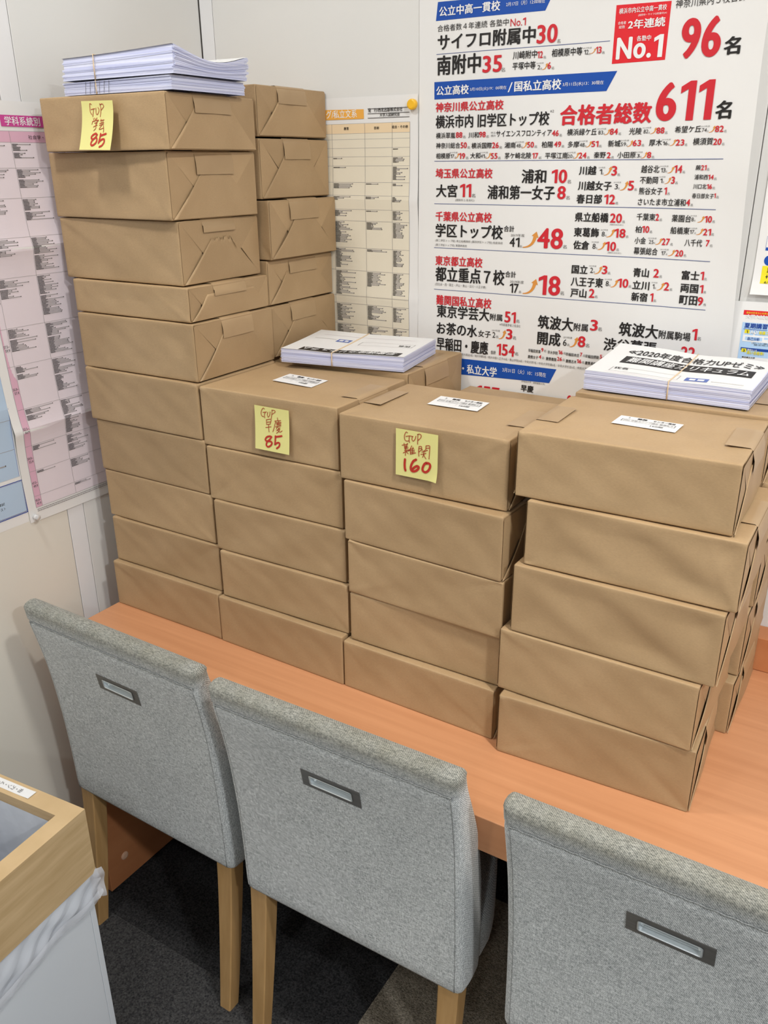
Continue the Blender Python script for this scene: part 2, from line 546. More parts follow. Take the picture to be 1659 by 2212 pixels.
# ---------------------------------------------------------------- what is printed on the posters (wall coordinates in metres)
RESULTS_TEXT=[
('公立中高一貫校', 0.3017, 1.8541, 0.4263, 0.0162, 'w', 2),
('2月17日（月）12:00現在', 0.4376, 1.8592, 0.5107, 0.0066, 'w', 0),
('合格者数４年連続 各塾中', 0.2986, 1.8294, 0.4442, 0.0112, 'k', 0),
('No.1', 0.4476, 1.8274, 0.477, 0.012, 'r', 0),
('サイフロ附属中', 0.2992, 1.7984, 0.4969, 0.0268, 'k', 2),
('30', 0.4991, 1.7965, 0.5376, 0.0292, 'r', 2),
('名', 0.5373, 1.795, 0.5436, 0.0066, 'g', 0),
('南附中', 0.2986, 1.7565, 0.3917, 0.0331, 'k', 2),
('35', 0.3952, 1.7558, 0.4346, 0.0279, 'r', 2),
('名', 0.4333, 1.7556, 0.441, 0.0069, 'g', 0),
('川崎附中', 0.4554, 1.7743, 0.5017, 0.013, 'k', 1),
('12', 0.5022, 1.7739, 0.5126, 0.0108, 'r', 2),
('名', 0.5135, 1.7726, 0.5187, 0.0044, 'g', 0),
('相模原中等', 0.529, 1.774, 0.585, 0.0127, 'k', 1),
('12', 0.5881, 1.7744, 0.5964, 0.0072, 'k', 0),
('名', 0.5969, 1.7735, 0.5999, 0.0029, 'g', 0),
('2019年度', 0.5858, 1.7833, 0.6017, 0.0023, 'g', 0),
('13', 0.6092, 1.7747, 0.6194, 0.0104, 'r', 2),
('名', 0.6202, 1.7734, 0.6251, 0.0042, 'g', 0),
('平塚中等', 0.4556, 1.7572, 0.5, 0.0124, 'k', 1),
('2', 0.5038, 1.756, 0.509, 0.0068, 'k', 0),
('名', 0.5095, 1.7553, 0.5127, 0.0031, 'g', 0),
('2019年度', 0.5016, 1.7645, 0.5149, 0.0024, 'g', 0),
('6', 0.5227, 1.7556, 0.5291, 0.0108, 'r', 2),
('名', 0.53, 1.7546, 0.5352, 0.0044, 'g', 0),
('横浜市内公立中高一貫校', 0.6448, 1.8308, 0.7242, 0.0084, 'w', 1),
('(南附中・サイフロ附属中)※1', 0.678, 1.8245, 0.7249, 0.0037, 'w', 0),
('合格者', 0.6445, 1.8153, 0.6583, 0.0047, 'w', 0),
('総数', 0.6466, 1.8092, 0.6571, 0.0047, 'w', 0),
('2年連続', 0.662, 1.8071, 0.7242, 0.0141, 'w', 2),
('No.1', 0.6454, 1.7626, 0.7243, 0.0334, 'w', 3),
('各塾中', 0.679, 1.7884, 0.7031, 0.0082, 'w', 1),
('神奈川県内５校合計', 0.7384, 1.8311, 0.8495, 0.0127, 'k', 0),
('96', 0.7533, 1.7569, 0.8186, 0.0585, 'r', 3),
('名', 0.8243, 1.7579, 0.8508, 0.0257, 'k', 3),
('公立高校', 0.2974, 1.7219, 0.3679, 0.0165, 'w', 2),
('3月10日(火)19：00現在', 0.3704, 1.7258, 0.4455, 0.0068, 'w', 0),
('/', 0.4483, 1.7214, 0.4575, 0.0161, 'w', 0),
('国私立高校', 0.4609, 1.7216, 0.5507, 0.0174, 'w', 2),
('3月11日(水)13：30現在', 0.5532, 1.7255, 0.6277, 0.0071, 'w', 0),
('神奈川県公立高校', 0.2966, 1.6927, 0.4412, 0.0171, 'r', 2),
('横浜市内 旧学区トップ校', 0.2971, 1.6641, 0.5325, 0.0233, 'k', 2),
('※2', 0.533, 1.6851, 0.5403, 0.0042, 'g', 0),
('合格者総数', 0.552, 1.6627, 0.7173, 0.0333, 'r', 3),
('611', 0.7232, 1.665, 0.8182, 0.0593, 'r', 3),
('名', 0.824, 1.6651, 0.8506, 0.0273, 'k', 3),
('横浜翠嵐', 0.2984, 1.6459, 0.3409, 0.0106, 'k', 1),
('88', 0.3422, 1.6466, 0.3564, 0.0101, 'r', 2),
('名', 0.3574, 1.6456, 0.3633, 0.0049, 'g', 0),
('川和', 0.3697, 1.6457, 0.3922, 0.0104, 'k', 1),
('98', 0.3926, 1.6464, 0.4064, 0.01, 'r', 2),
('名', 0.4073, 1.6454, 0.413, 0.0048, 'g', 0),
('市立', 0.4171, 1.6522, 0.4272, 0.0037, 'g', 0),
('横浜', 0.4174, 1.647, 0.4275, 0.0037, 'g', 0),
('サイエンスフロンティア', 0.4284, 1.6461, 0.5386, 0.011, 'k', 1),
('46', 0.5391, 1.6457, 0.5521, 0.0099, 'r', 2),
('名', 0.553, 1.6448, 0.5582, 0.0046, 'g', 0),
('横浜緑ケ丘', 0.5678, 1.6459, 0.6225, 0.0112, 'k', 1),
('83', 0.6255, 1.6468, 0.634, 0.0062, 'k', 0),
('名', 0.6344, 1.6463, 0.6375, 0.0031, 'g', 0),
('2019年度', 0.6232, 1.6547, 0.6394, 0.0024, 'g', 0),
('84', 0.6463, 1.646, 0.6607, 0.0099, 'r', 2),
('名', 0.6616, 1.645, 0.6665, 0.0044, 'g', 0),
('光陵', 0.6806, 1.6453, 0.7028, 0.0108, 'k', 1),
('82', 0.706, 1.6468, 0.714, 0.006, 'k', 0),
('名', 0.7144, 1.6463, 0.7173, 0.003, 'g', 0),
('2019年度', 0.7036, 1.6545, 0.7189, 0.0023, 'g', 0),
('88', 0.7282, 1.646, 0.7422, 0.0096, 'r', 2),
('名', 0.743, 1.645, 0.7477, 0.0043, 'g', 0),
('希望ケ丘', 0.7599, 1.6463, 0.8044, 0.0105, 'k', 1),
('74', 0.8058, 1.6466, 0.8139, 0.0058, 'k', 0),
('名', 0.8144, 1.6461, 0.8171, 0.0029, 'g', 0),
('2019年度', 0.8034, 1.6541, 0.8184, 0.0023, 'g', 0),
('82', 0.8276, 1.6458, 0.8417, 0.0096, 'r', 2),
('名', 0.8425, 1.6449, 0.8468, 0.0042, 'g', 0),
('神奈川総合', 0.2987, 1.6279, 0.352, 0.0107, 'k', 1),
('50', 0.3529, 1.628, 0.3666, 0.0106, 'r', 2),
('名', 0.3676, 1.627, 0.3735, 0.0049, 'g', 0),
('横浜国際', 0.3767, 1.6269, 0.4201, 0.0105, 'k', 1),
('26', 0.4205, 1.6271, 0.4346, 0.0103, 'r', 2),
('名', 0.4355, 1.6261, 0.4412, 0.0048, 'g', 0),
('湘南', 0.4468, 1.6267, 0.4692, 0.0103, 'k', 1),
('48', 0.4705, 1.6275, 0.4794, 0.0066, 'k', 0),
('名', 0.4799, 1.627, 0.4833, 0.0033, 'g', 0),
('2019年度', 0.4683, 1.6359, 0.4857, 0.0025, 'g', 0),
('50', 0.4922, 1.6272, 0.5056, 0.0098, 'r', 2),
('名', 0.5065, 1.6263, 0.512, 0.0047, 'g', 0),
('柏陽', 0.5207, 1.6265, 0.5425, 0.0108, 'k', 1),
('49', 0.5445, 1.6272, 0.558, 0.0096, 'r', 2),
('名', 0.5588, 1.6263, 0.5641, 0.0046, 'g', 0),
('多摩', 0.5706, 1.6261, 0.5921, 0.0106, 'k', 1),
('48', 0.5928, 1.6272, 0.6019, 0.0063, 'k', 0),
('名', 0.6023, 1.6267, 0.6055, 0.0031, 'g', 0),
('2019年度', 0.5906, 1.6353, 0.6075, 0.0024, 'g', 0),
('51', 0.6145, 1.6266, 0.6274, 0.0097, 'r', 2),
('名', 0.6282, 1.6257, 0.6333, 0.0045, 'g', 0),
('新城', 0.6448, 1.6261, 0.6672, 0.011, 'k', 1),
('59', 0.6679, 1.6272, 0.6769, 0.0062, 'k', 0),
('名', 0.6773, 1.6267, 0.6803, 0.0031, 'g', 0),
('2019年度', 0.6656, 1.6351, 0.6821, 0.0024, 'g', 0),
('63', 0.6889, 1.6269, 0.7037, 0.0098, 'r', 2),
('名', 0.7046, 1.626, 0.7093, 0.0044, 'g', 0),
('厚木', 0.7177, 1.6265, 0.7402, 0.0108, 'k', 1),
('16', 0.7415, 1.6275, 0.7501, 0.006, 'k', 0),
('名', 0.7505, 1.627, 0.7534, 0.003, 'g', 0),
('2019年度', 0.7392, 1.6352, 0.7549, 0.0023, 'g', 0),
('23', 0.7638, 1.6265, 0.7786, 0.0096, 'r', 2),
('名', 0.7794, 1.6256, 0.7839, 0.0043, 'g', 0),
('横須賀', 0.7932, 1.6267, 0.8268, 0.0111, 'k', 1),
('20', 0.8272, 1.6265, 0.841, 0.0097, 'r', 2),
('名', 0.8418, 1.6256, 0.8462, 0.0042, 'g', 0),
('相模原', 0.2991, 1.6094, 0.3307, 0.0104, 'k', 1),
('17', 0.3311, 1.6107, 0.3395, 0.0065, 'k', 0),
('名', 0.34, 1.6103, 0.3437, 0.0034, 'g', 0),
('2019年度', 0.329, 1.6192, 0.3467, 0.0027, 'g', 0),
('19', 0.3498, 1.609, 0.3636, 0.0103, 'r', 2),
('名', 0.3645, 1.6082, 0.3705, 0.0049, 'g', 0),
('大和', 0.3746, 1.6092, 0.3963, 0.0106, 'k', 1),
('41', 0.3967, 1.6102, 0.4057, 0.0064, 'k', 0),
('名', 0.4062, 1.6097, 0.4097, 0.0034, 'g', 0),
('2019年度', 0.3946, 1.6185, 0.4125, 0.0026, 'g', 0),
('55', 0.4187, 1.6085, 0.4328, 0.0101, 'r', 2),
('名', 0.4338, 1.6076, 0.4395, 0.0048, 'g', 0),
('茅ケ崎北陵', 0.4477, 1.6083, 0.5014, 0.0107, 'k', 1),
('17', 0.5035, 1.6082, 0.5152, 0.0098, 'r', 2),
('名', 0.5161, 1.6074, 0.5216, 0.0047, 'g', 0),
('平塚江南', 0.5286, 1.6076, 0.572, 0.0108, 'k', 1),
('20', 0.5719, 1.6087, 0.5808, 0.0061, 'k', 0),
('名', 0.5812, 1.6083, 0.5844, 0.0032, 'g', 0),
('2019年度', 0.5697, 1.6166, 0.5866, 0.0025, 'g', 0),
('24', 0.5925, 1.6079, 0.6071, 0.0099, 'r', 2),
('名', 0.608, 1.607, 0.6131, 0.0046, 'g', 0),
('秦野', 0.6205, 1.608, 0.6423, 0.0105, 'k', 1),
('2', 0.6442, 1.6078, 0.6515, 0.0097, 'r', 2),
('名', 0.6524, 1.607, 0.6573, 0.0045, 'g', 0),
('小田原', 0.6634, 1.6076, 0.6962, 0.0104, 'k', 1),
('3', 0.6983, 1.6084, 0.7032, 0.0058, 'k', 0),
('名', 0.7036, 1.608, 0.7065, 0.0031, 'g', 0),
('2019年度', 0.696, 1.6159, 0.7082, 0.0024, 'g', 0),
('8', 0.7162, 1.6075, 0.7235, 0.0098, 'r', 2),
('名', 0.7243, 1.6068, 0.7291, 0.0044, 'g', 0),
('埼玉県公立高校', 0.2988, 1.5738, 0.4238, 0.018, 'r', 2),
('大宮', 0.3004, 1.5386, 0.3481, 0.0238, 'k', 2),
('11', 0.3542, 1.5393, 0.3789, 0.0242, 'r', 2),
('名', 0.3798, 1.5388, 0.3881, 0.007, 'g', 0),
('(理数科１名含む)', 0.3441, 1.5308, 0.3861, 0.0051, 'g', 0),
('浦和', 0.4844, 1.5654, 0.5337, 0.0245, 'k', 2),
('10', 0.544, 1.566, 0.5737, 0.0234, 'r', 2),
('名', 0.5745, 1.5655, 0.5819, 0.0065, 'g', 0),
('浦和第一女子', 0.4143, 1.5365, 0.5524, 0.0254, 'k', 2),
('8', 0.5573, 1.5382, 0.5734, 0.0228, 'r', 2),
('名', 0.5743, 1.5377, 0.5817, 0.0066, 'g', 0),
('川越', 0.5956, 1.58, 0.6277, 0.015, 'k', 2),
('1', 0.6339, 1.5811, 0.6382, 0.0085, 'k', 0),
('名', 0.6386, 1.5807, 0.6417, 0.0032, 'g', 0),
('2019年度', 0.6314, 1.5913, 0.6435, 0.0025, 'g', 0),
('3', 0.6555, 1.579, 0.6655, 0.0161, 'r', 2),
('名', 0.6663, 1.5783, 0.6713, 0.0046, 'g', 0),
('川越女子', 0.5958, 1.554, 0.6583, 0.0159, 'k', 2),
('3', 0.6639, 1.5564, 0.6696, 0.0085, 'k', 0),
('名', 0.6701, 1.5561, 0.6731, 0.0032, 'g', 0),
('2019年度', 0.6613, 1.5666, 0.6748, 0.0025, 'g', 0),
('5', 0.6878, 1.5545, 0.6984, 0.0161, 'r', 2),
('名', 0.6993, 1.5539, 0.7042, 0.0046, 'g', 0),
('春日部', 0.5948, 1.5313, 0.6425, 0.0161, 'k', 2),
('12', 0.6464, 1.5311, 0.6667, 0.0162, 'r', 2),
('名', 0.6676, 1.5307, 0.6726, 0.0047, 'g', 0),
('越谷北', 0.7085, 1.5835, 0.7405, 0.0124, 'k', 1),
('13', 0.7433, 1.5845, 0.7513, 0.0068, 'k', 0),
('名', 0.7517, 1.5842, 0.7546, 0.0031, 'g', 0),
('2019年度', 0.7409, 1.593, 0.756, 0.0024, 'g', 0),
('14', 0.7662, 1.5835, 0.7804, 0.0122, 'r', 2),
('名', 0.7812, 1.5828, 0.7858, 0.0044, 'g', 0),
('不動岡', 0.7081, 1.5658, 0.74, 0.0118, 'k', 1),
('1', 0.7442, 1.5674, 0.7478, 0.0069, 'k', 0),
('名', 0.7483, 1.5671, 0.7512, 0.0031, 'g', 0),
('2019年度', 0.7417, 1.576, 0.7527, 0.0024, 'g', 0),
('3', 0.7632, 1.5661, 0.7697, 0.0116, 'r', 2),
('名', 0.7705, 1.5655, 0.7752, 0.0044, 'g', 0),
('熊谷女子', 0.7082, 1.548, 0.7501, 0.0119, 'k', 1),
('1', 0.753, 1.5485, 0.7577, 0.0117, 'r', 2),
('名', 0.7585, 1.5479, 0.7633, 0.0045, 'g', 0),
('さいたま市立浦和', 0.7082, 1.53, 0.7928, 0.012, 'k', 1),
('4', 0.7935, 1.5308, 0.8006, 0.011, 'r', 2),
('名', 0.8014, 1.5302, 0.806, 0.0045, 'g', 0),
('蕨', 0.8031, 1.5878, 0.8121, 0.008, 'k', 1),
('21', 0.8125, 1.5878, 0.8215, 0.008, 'r', 2),
('名', 0.8223, 1.5871, 0.8267, 0.0043, 'g', 0),
('浦和西', 0.8029, 1.5731, 0.8259, 0.0081, 'k', 1),
('14', 0.8262, 1.5732, 0.8355, 0.0077, 'r', 2),
('名', 0.8363, 1.5725, 0.8407, 0.0043, 'g', 0),
('川口北', 0.8027, 1.5582, 0.8254, 0.0081, 'k', 1),
('16', 0.8258, 1.5584, 0.8348, 0.0077, 'r', 2),
('名', 0.8355, 1.5578, 0.84, 0.0043, 'g', 0),
('春日部女子', 0.8025, 1.5433, 0.8396, 0.0082, 'k', 1),
('1', 0.8398, 1.5444, 0.8429, 0.0074, 'r', 2),
('名', 0.8436, 1.5438, 0.8481, 0.0044, 'g', 0),
('千葉県公立高校', 0.3003, 1.493, 0.4257, 0.0187, 'r', 2),
('学区トップ校', 0.3009, 1.4622, 0.4508, 0.0263, 'k', 2),
('合計', 0.4523, 1.4774, 0.4746, 0.0114, 'k', 1),
('2019年度', 0.4679, 1.4688, 0.4967, 0.0055, 'g', 0),
('41', 0.4658, 1.4498, 0.4868, 0.0174, 'k', 1),
('名', 0.4873, 1.4491, 0.4926, 0.0047, 'g', 0),
('48', 0.5232, 1.4494, 0.5745, 0.0371, 'r', 2),
('名', 0.5752, 1.4508, 0.5828, 0.0069, 'g', 0),
('(第二学区トップ校) 県立船橋高校 (第四学区トップ校) 佐倉高校', 0.301, 1.4527, 0.4513, 0.0054, 'g', 0),
('(第三学区トップ校) 東葛飾高校', 0.3012, 1.444, 0.3729, 0.0054, 'g', 0),
('県立船橋', 0.5946, 1.4995, 0.6577, 0.0167, 'k', 2),
('20', 0.6605, 1.4994, 0.6823, 0.016, 'r', 2),
('名', 0.6831, 1.4993, 0.6882, 0.0047, 'g', 0),
('(理数科5名を含む)', 0.661, 1.4943, 0.686, 0.0033, 'g', 0),
('東葛飾', 0.5947, 1.4732, 0.6423, 0.0165, 'k', 2),
('8', 0.6477, 1.4754, 0.6533, 0.0081, 'k', 0),
('名', 0.6537, 1.4753, 0.6568, 0.0033, 'g', 0),
('2019年度', 0.6452, 1.4854, 0.6587, 0.0026, 'g', 0),
('18', 0.6708, 1.474, 0.6915, 0.0154, 'r', 2),
('名', 0.6923, 1.474, 0.6973, 0.0047, 'g', 0),
('佐倉', 0.5953, 1.4505, 0.6262, 0.0159, 'k', 2),
('8', 0.6324, 1.4528, 0.6381, 0.009, 'k', 0),
('名', 0.6385, 1.4526, 0.6418, 0.0034, 'g', 0),
('2019年度', 0.6299, 1.4636, 0.6436, 0.0026, 'g', 0),
('10', 0.6564, 1.4504, 0.6763, 0.016, 'r', 2),
('名', 0.6771, 1.4505, 0.6822, 0.0048, 'g', 0),
('(理数科1名を含む)', 0.6621, 1.4454, 0.687, 0.0034, 'g', 0),
('千葉東', 0.7087, 1.5047, 0.7422, 0.0121, 'k', 1),
('2', 0.7425, 1.5052, 0.7489, 0.0113, 'r', 2),
('名', 0.7497, 1.5046, 0.7545, 0.0046, 'g', 0),
('柏', 0.7086, 1.4837, 0.7201, 0.0115, 'k', 1),
('10', 0.7204, 1.4841, 0.7337, 0.0115, 'r', 2),
('名', 0.7345, 1.4838, 0.7393, 0.0047, 'g', 0),
('小金', 0.7091, 1.4648, 0.7298, 0.0116, 'k', 1),
('25', 0.7353, 1.4658, 0.7437, 0.0065, 'k', 0),
('名', 0.744, 1.4658, 0.747, 0.0032, 'g', 0),
('2019年度', 0.7329, 1.474, 0.7487, 0.0025, 'g', 0),
('27', 0.7584, 1.4645, 0.7729, 0.0115, 'r', 2),
('名', 0.7737, 1.4644, 0.7784, 0.0046, 'g', 0),
('幕張総合', 0.7095, 1.4464, 0.753, 0.0125, 'k', 1),
('17', 0.7597, 1.4475, 0.7675, 0.0065, 'k', 0),
('名', 0.7679, 1.4476, 0.7708, 0.0032, 'g', 0),
('2019年度', 0.7572, 1.4558, 0.7725, 0.0025, 'g', 0),
('20', 0.7843, 1.4465, 0.7986, 0.0111, 'r', 2),
('名', 0.7994, 1.4465, 0.8041, 0.0046, 'g', 0),
('薬園台', 0.7718, 1.5042, 0.8054, 0.0119, 'k', 1),
('8', 0.8062, 1.5061, 0.8102, 0.0062, 'k', 0),
('名', 0.8106, 1.5059, 0.8134, 0.0031, 'g', 0),
('2019年度', 0.8038, 1.514, 0.8148, 0.0024, 'g', 0),
('10', 0.8287, 1.505, 0.8413, 0.0106, 'r', 2),
('名', 0.8421, 1.5046, 0.8466, 0.0045, 'g', 0),
('船橋東', 0.7717, 1.484, 0.8051, 0.012, 'k', 1),
('17', 0.8057, 1.4855, 0.8135, 0.0063, 'k', 0),
('名', 0.8139, 1.4854, 0.8168, 0.0031, 'g', 0),
('2019年度', 0.8032, 1.4935, 0.8182, 0.0024, 'g', 0),
('21', 0.829, 1.4841, 0.8424, 0.0108, 'r', 2),
('名', 0.8431, 1.4839, 0.8477, 0.0045, 'g', 0),
('八千代', 0.7989, 1.4647, 0.8295, 0.012, 'k', 1),
('7', 0.8357, 1.4658, 0.8421, 0.0108, 'r', 2),
('名', 0.8428, 1.4654, 0.8474, 0.0045, 'g', 0),
('東京都立高校', 0.3019, 1.4066, 0.4087, 0.0194, 'r', 2),
('都立重点７校', 0.3025, 1.3747, 0.4585, 0.0298, 'k', 2),
('合計', 0.4594, 1.3915, 0.4826, 0.0122, 'k', 1),
('2019年度', 0.4705, 1.3812, 0.5002, 0.0057, 'g', 0),
('17', 0.4706, 1.3623, 0.4897, 0.018, 'k', 1),
('名', 0.4901, 1.3628, 0.4955, 0.0049, 'g', 0),
('18', 0.5312, 1.3631, 0.576, 0.0368, 'r', 2),
('名', 0.5767, 1.3654, 0.5844, 0.0071, 'g', 0),
('(日比谷・西・国立・戸山・青山・立川・八王子東)', 0.3027, 1.3653, 0.418, 0.0064, 'g', 0),
('国立', 0.596, 1.4065, 0.6271, 0.0162, 'k', 2),
('2', 0.6318, 1.4097, 0.6375, 0.0092, 'k', 0),
('名', 0.638, 1.4096, 0.6412, 0.0034, 'g', 0),
('2019年度', 0.6292, 1.4207, 0.6431, 0.0027, 'g', 0),
('3', 0.6543, 1.4086, 0.6644, 0.0152, 'r', 2),
('名', 0.6652, 1.4085, 0.6704, 0.0049, 'g', 0),
('八王子東', 0.5961, 1.3838, 0.6587, 0.0172, 'k', 2),
('8', 0.6636, 1.3873, 0.6693, 0.0092, 'k', 0),
('名', 0.6697, 1.3873, 0.6729, 0.0034, 'g', 0),
('2019年度', 0.661, 1.3983, 0.6746, 0.0027, 'g', 0),
('10', 0.6858, 1.3864, 0.7057, 0.0159, 'r', 2),
('名', 0.7064, 1.3869, 0.7115, 0.0049, 'g', 0),
('戸山', 0.597, 1.3628, 0.6285, 0.0166, 'k', 2),
('2', 0.6333, 1.3642, 0.6441, 0.0164, 'r', 2),
('名', 0.6449, 1.3642, 0.6503, 0.0051, 'g', 0),
('青山', 0.7125, 1.407, 0.7415, 0.016, 'k', 2),
('2', 0.7495, 1.408, 0.7597, 0.0151, 'r', 2),
('名', 0.7605, 1.4079, 0.7654, 0.0048, 'g', 0),
('立川', 0.7133, 1.3847, 0.7448, 0.0158, 'k', 2),
('1', 0.7506, 1.3879, 0.7537, 0.0082, 'k', 0),
('名', 0.7541, 1.3877, 0.7571, 0.0034, 'g', 0),
('2019年度', 0.7479, 1.3978, 0.7586, 0.0026, 'g', 0),
('2', 0.7709, 1.3866, 0.7807, 0.0144, 'r', 2),
('名', 0.7815, 1.3865, 0.7864, 0.0048, 'g', 0),
('新宿', 0.7136, 1.3637, 0.7433, 0.016, 'k', 2),
('1', 0.7482, 1.365, 0.754, 0.015, 'r', 2),
('名', 0.7548, 1.3648, 0.7598, 0.0049, 'g', 0),
('富士', 0.8002, 1.4077, 0.8316, 0.016, 'k', 2),
('1', 0.8332, 1.4093, 0.8393, 0.0143, 'r', 2),
('名', 0.8401, 1.409, 0.8447, 0.0047, 'g', 0),
('両国', 0.8007, 1.3856, 0.8323, 0.0154, 'k', 2),
('1', 0.8347, 1.3868, 0.8408, 0.0141, 'r', 2),
('名', 0.8416, 1.3865, 0.8463, 0.0047, 'g', 0),
('町田', 0.8011, 1.3644, 0.8329, 0.0163, 'k', 2),
('9', 0.8335, 1.3649, 0.843, 0.015, 'r', 2),
('名', 0.8437, 1.365, 0.8485, 0.0048, 'g', 0),
('難関国私立高校', 0.3059, 1.3269, 0.4319, 0.0204, 'r', 2),
('東京学芸大', 0.3074, 1.301, 0.4283, 0.0263, 'k', 2),
('附属', 0.4296, 1.3046, 0.4574, 0.0136, 'k', 1),
('51', 0.4621, 1.3031, 0.4867, 0.0219, 'r', 2),
('名', 0.4875, 1.3044, 0.4948, 0.0067, 'g', 0),
('※内部進学者２名含む', 0.4518, 1.2954, 0.4981, 0.0055, 'g', 0),
('お茶の水', 0.3081, 1.2659, 0.4024, 0.0258, 'k', 2),
('女子', 0.4047, 1.2687, 0.4331, 0.0139, 'k', 1),
('2', 0.4369, 1.27, 0.4435, 0.0112, 'k', 0),
('名', 0.4445, 1.2698, 0.4502, 0.0052, 'g', 0),
('2019年度', 0.4353, 1.2828, 0.4533, 0.0039, 'g', 0),
('3', 0.4671, 1.2698, 0.4811, 0.0205, 'r', 2),
('名', 0.482, 1.2704, 0.4894, 0.0068, 'g', 0),
('早稲田・慶應', 0.3087, 1.233, 0.4285, 0.0271, 'k', 2),
('合計', 0.4346, 1.2357, 0.4461, 0.0079, 'k', 1),
('154', 0.4481, 1.2353, 0.4877, 0.0235, 'r', 2),
('名', 0.4884, 1.2387, 0.4959, 0.0069, 'g', 0),
('筑波大', 0.5346, 1.2976, 0.6078, 0.0264, 'k', 2),
('附属', 0.6089, 1.3001, 0.6373, 0.0145, 'k', 1),
('3', 0.6413, 1.303, 0.6559, 0.0208, 'r', 2),
('名', 0.6567, 1.3036, 0.6641, 0.0072, 'g', 0),
('開成', 0.5354, 1.2662, 0.5843, 0.0259, 'k', 2),
('6', 0.5897, 1.269, 0.5971, 0.0124, 'k', 0),
('名', 0.598, 1.269, 0.6032, 0.0049, 'g', 0),
('2019年度', 0.5895, 1.2835, 0.6076, 0.0041, 'g', 0),
('8', 0.6195, 1.2695, 0.6345, 0.0212, 'r', 2),
('名', 0.6353, 1.2703, 0.6429, 0.0073, 'g', 0),
('筑波大', 0.6966, 1.2981, 0.7701, 0.0259, 'k', 2),
('附属駒場', 0.7715, 1.3, 0.8286, 0.0154, 'k', 1),
('1', 0.8308, 1.3029, 0.8398, 0.0207, 'r', 2),
('名', 0.8405, 1.3031, 0.8471, 0.0068, 'g', 0),
('渋谷幕張', 0.6704, 1.2677, 0.7705, 0.0249, 'k', 2),
('22', 0.8148, 1.2688, 0.8401, 0.0211, 'r', 2),
('名', 0.8406, 1.2708, 0.8473, 0.0069, 'g', 0),
('早稲田実業', 0.5174, 1.2486, 0.5442, 0.0068, 'k', 1),
('9', 0.5453, 1.2523, 0.5498, 0.0076, 'r', 2),
('名', 0.5507, 1.2521, 0.5561, 0.005, 'g', 0),
('早大学院', 0.5589, 1.2495, 0.5802, 0.0067, 'k', 1),
('16', 0.5814, 1.2514, 0.5906, 0.0075, 'r', 2),
('名', 0.5915, 1.2517, 0.5968, 0.005, 'g', 0),
('早稲田本庄', 0.5969, 1.2497, 0.6246, 0.0066, 'k', 1),
('7', 0.6258, 1.2515, 0.6305, 0.0074, 'r', 2),
('名', 0.6314, 1.2513, 0.6365, 0.0049, 'g', 0),
('早稲田摂陵', 0.6366, 1.2498, 0.6637, 0.0066, 'k', 1),
('5', 0.6652, 1.2516, 0.6698, 0.0073, 'r', 2),
('名', 0.6707, 1.2514, 0.6757, 0.0049, 'g', 0),
('早稲田佐賀', 0.6766, 1.2504, 0.7031, 0.0065, 'k', 1),
('慶應女子', 0.5173, 1.2361, 0.5396, 0.0068, 'k', 1),
('4', 0.5409, 1.2378, 0.5463, 0.0076, 'r', 2),
('名', 0.5472, 1.2376, 0.5526, 0.0051, 'g', 0),
('慶應義塾', 0.5563, 1.2365, 0.5786, 0.0068, 'k', 1),
('26', 0.5798, 1.2382, 0.5899, 0.0075, 'r', 2),
('名', 0.5908, 1.2385, 0.596, 0.005, 'g', 0),
('慶應志木', 0.598, 1.2364, 0.6201, 0.0067, 'k', 1),
('16', 0.6204, 1.238, 0.6299, 0.0075, 'r', 2),
('名', 0.6308, 1.2383, 0.6359, 0.005, 'g', 0),
('慶應湘南藤沢', 0.6373, 1.2369, 0.6691, 0.0066, 'k', 1),
('1', 0.6701, 1.2398, 0.6734, 0.0073, 'r', 2),
('名', 0.6743, 1.2394, 0.6793, 0.0049, 'g', 0),
('豊島岡女子13名 / 巣鴨8名 / 明大明治5名 / 明大中野3名 / 明大中野八王子10名 / 青山学院24名 / 中央大学7名 / 中央大学附属6名 / 中央大学杉並6名 / 中央大学附属横浜', 0.3089, 1.2257, 0.6609, 0.0055, 'g', 0),
('公立大学・私立大学', 0.2955, 1.1888, 0.4503, 0.0203, 'w', 2),
('3月31日（火）10：15現在', 0.4626, 1.2016, 0.5587, 0.0092, 'w', 0),
('(早稲田大学・慶應義塾大学)', 0.506, 1.1847, 0.5576, 0.0048, 'g', 0),
('早慶', 0.5057, 1.1664, 0.5337, 0.0141, 'k', 2),
('157', 0.4059, 1.1366, 0.4586, 0.0302, 'r', 2),
('82', 0.606, 1.1458, 0.629, 0.0259, 'r', 2)]
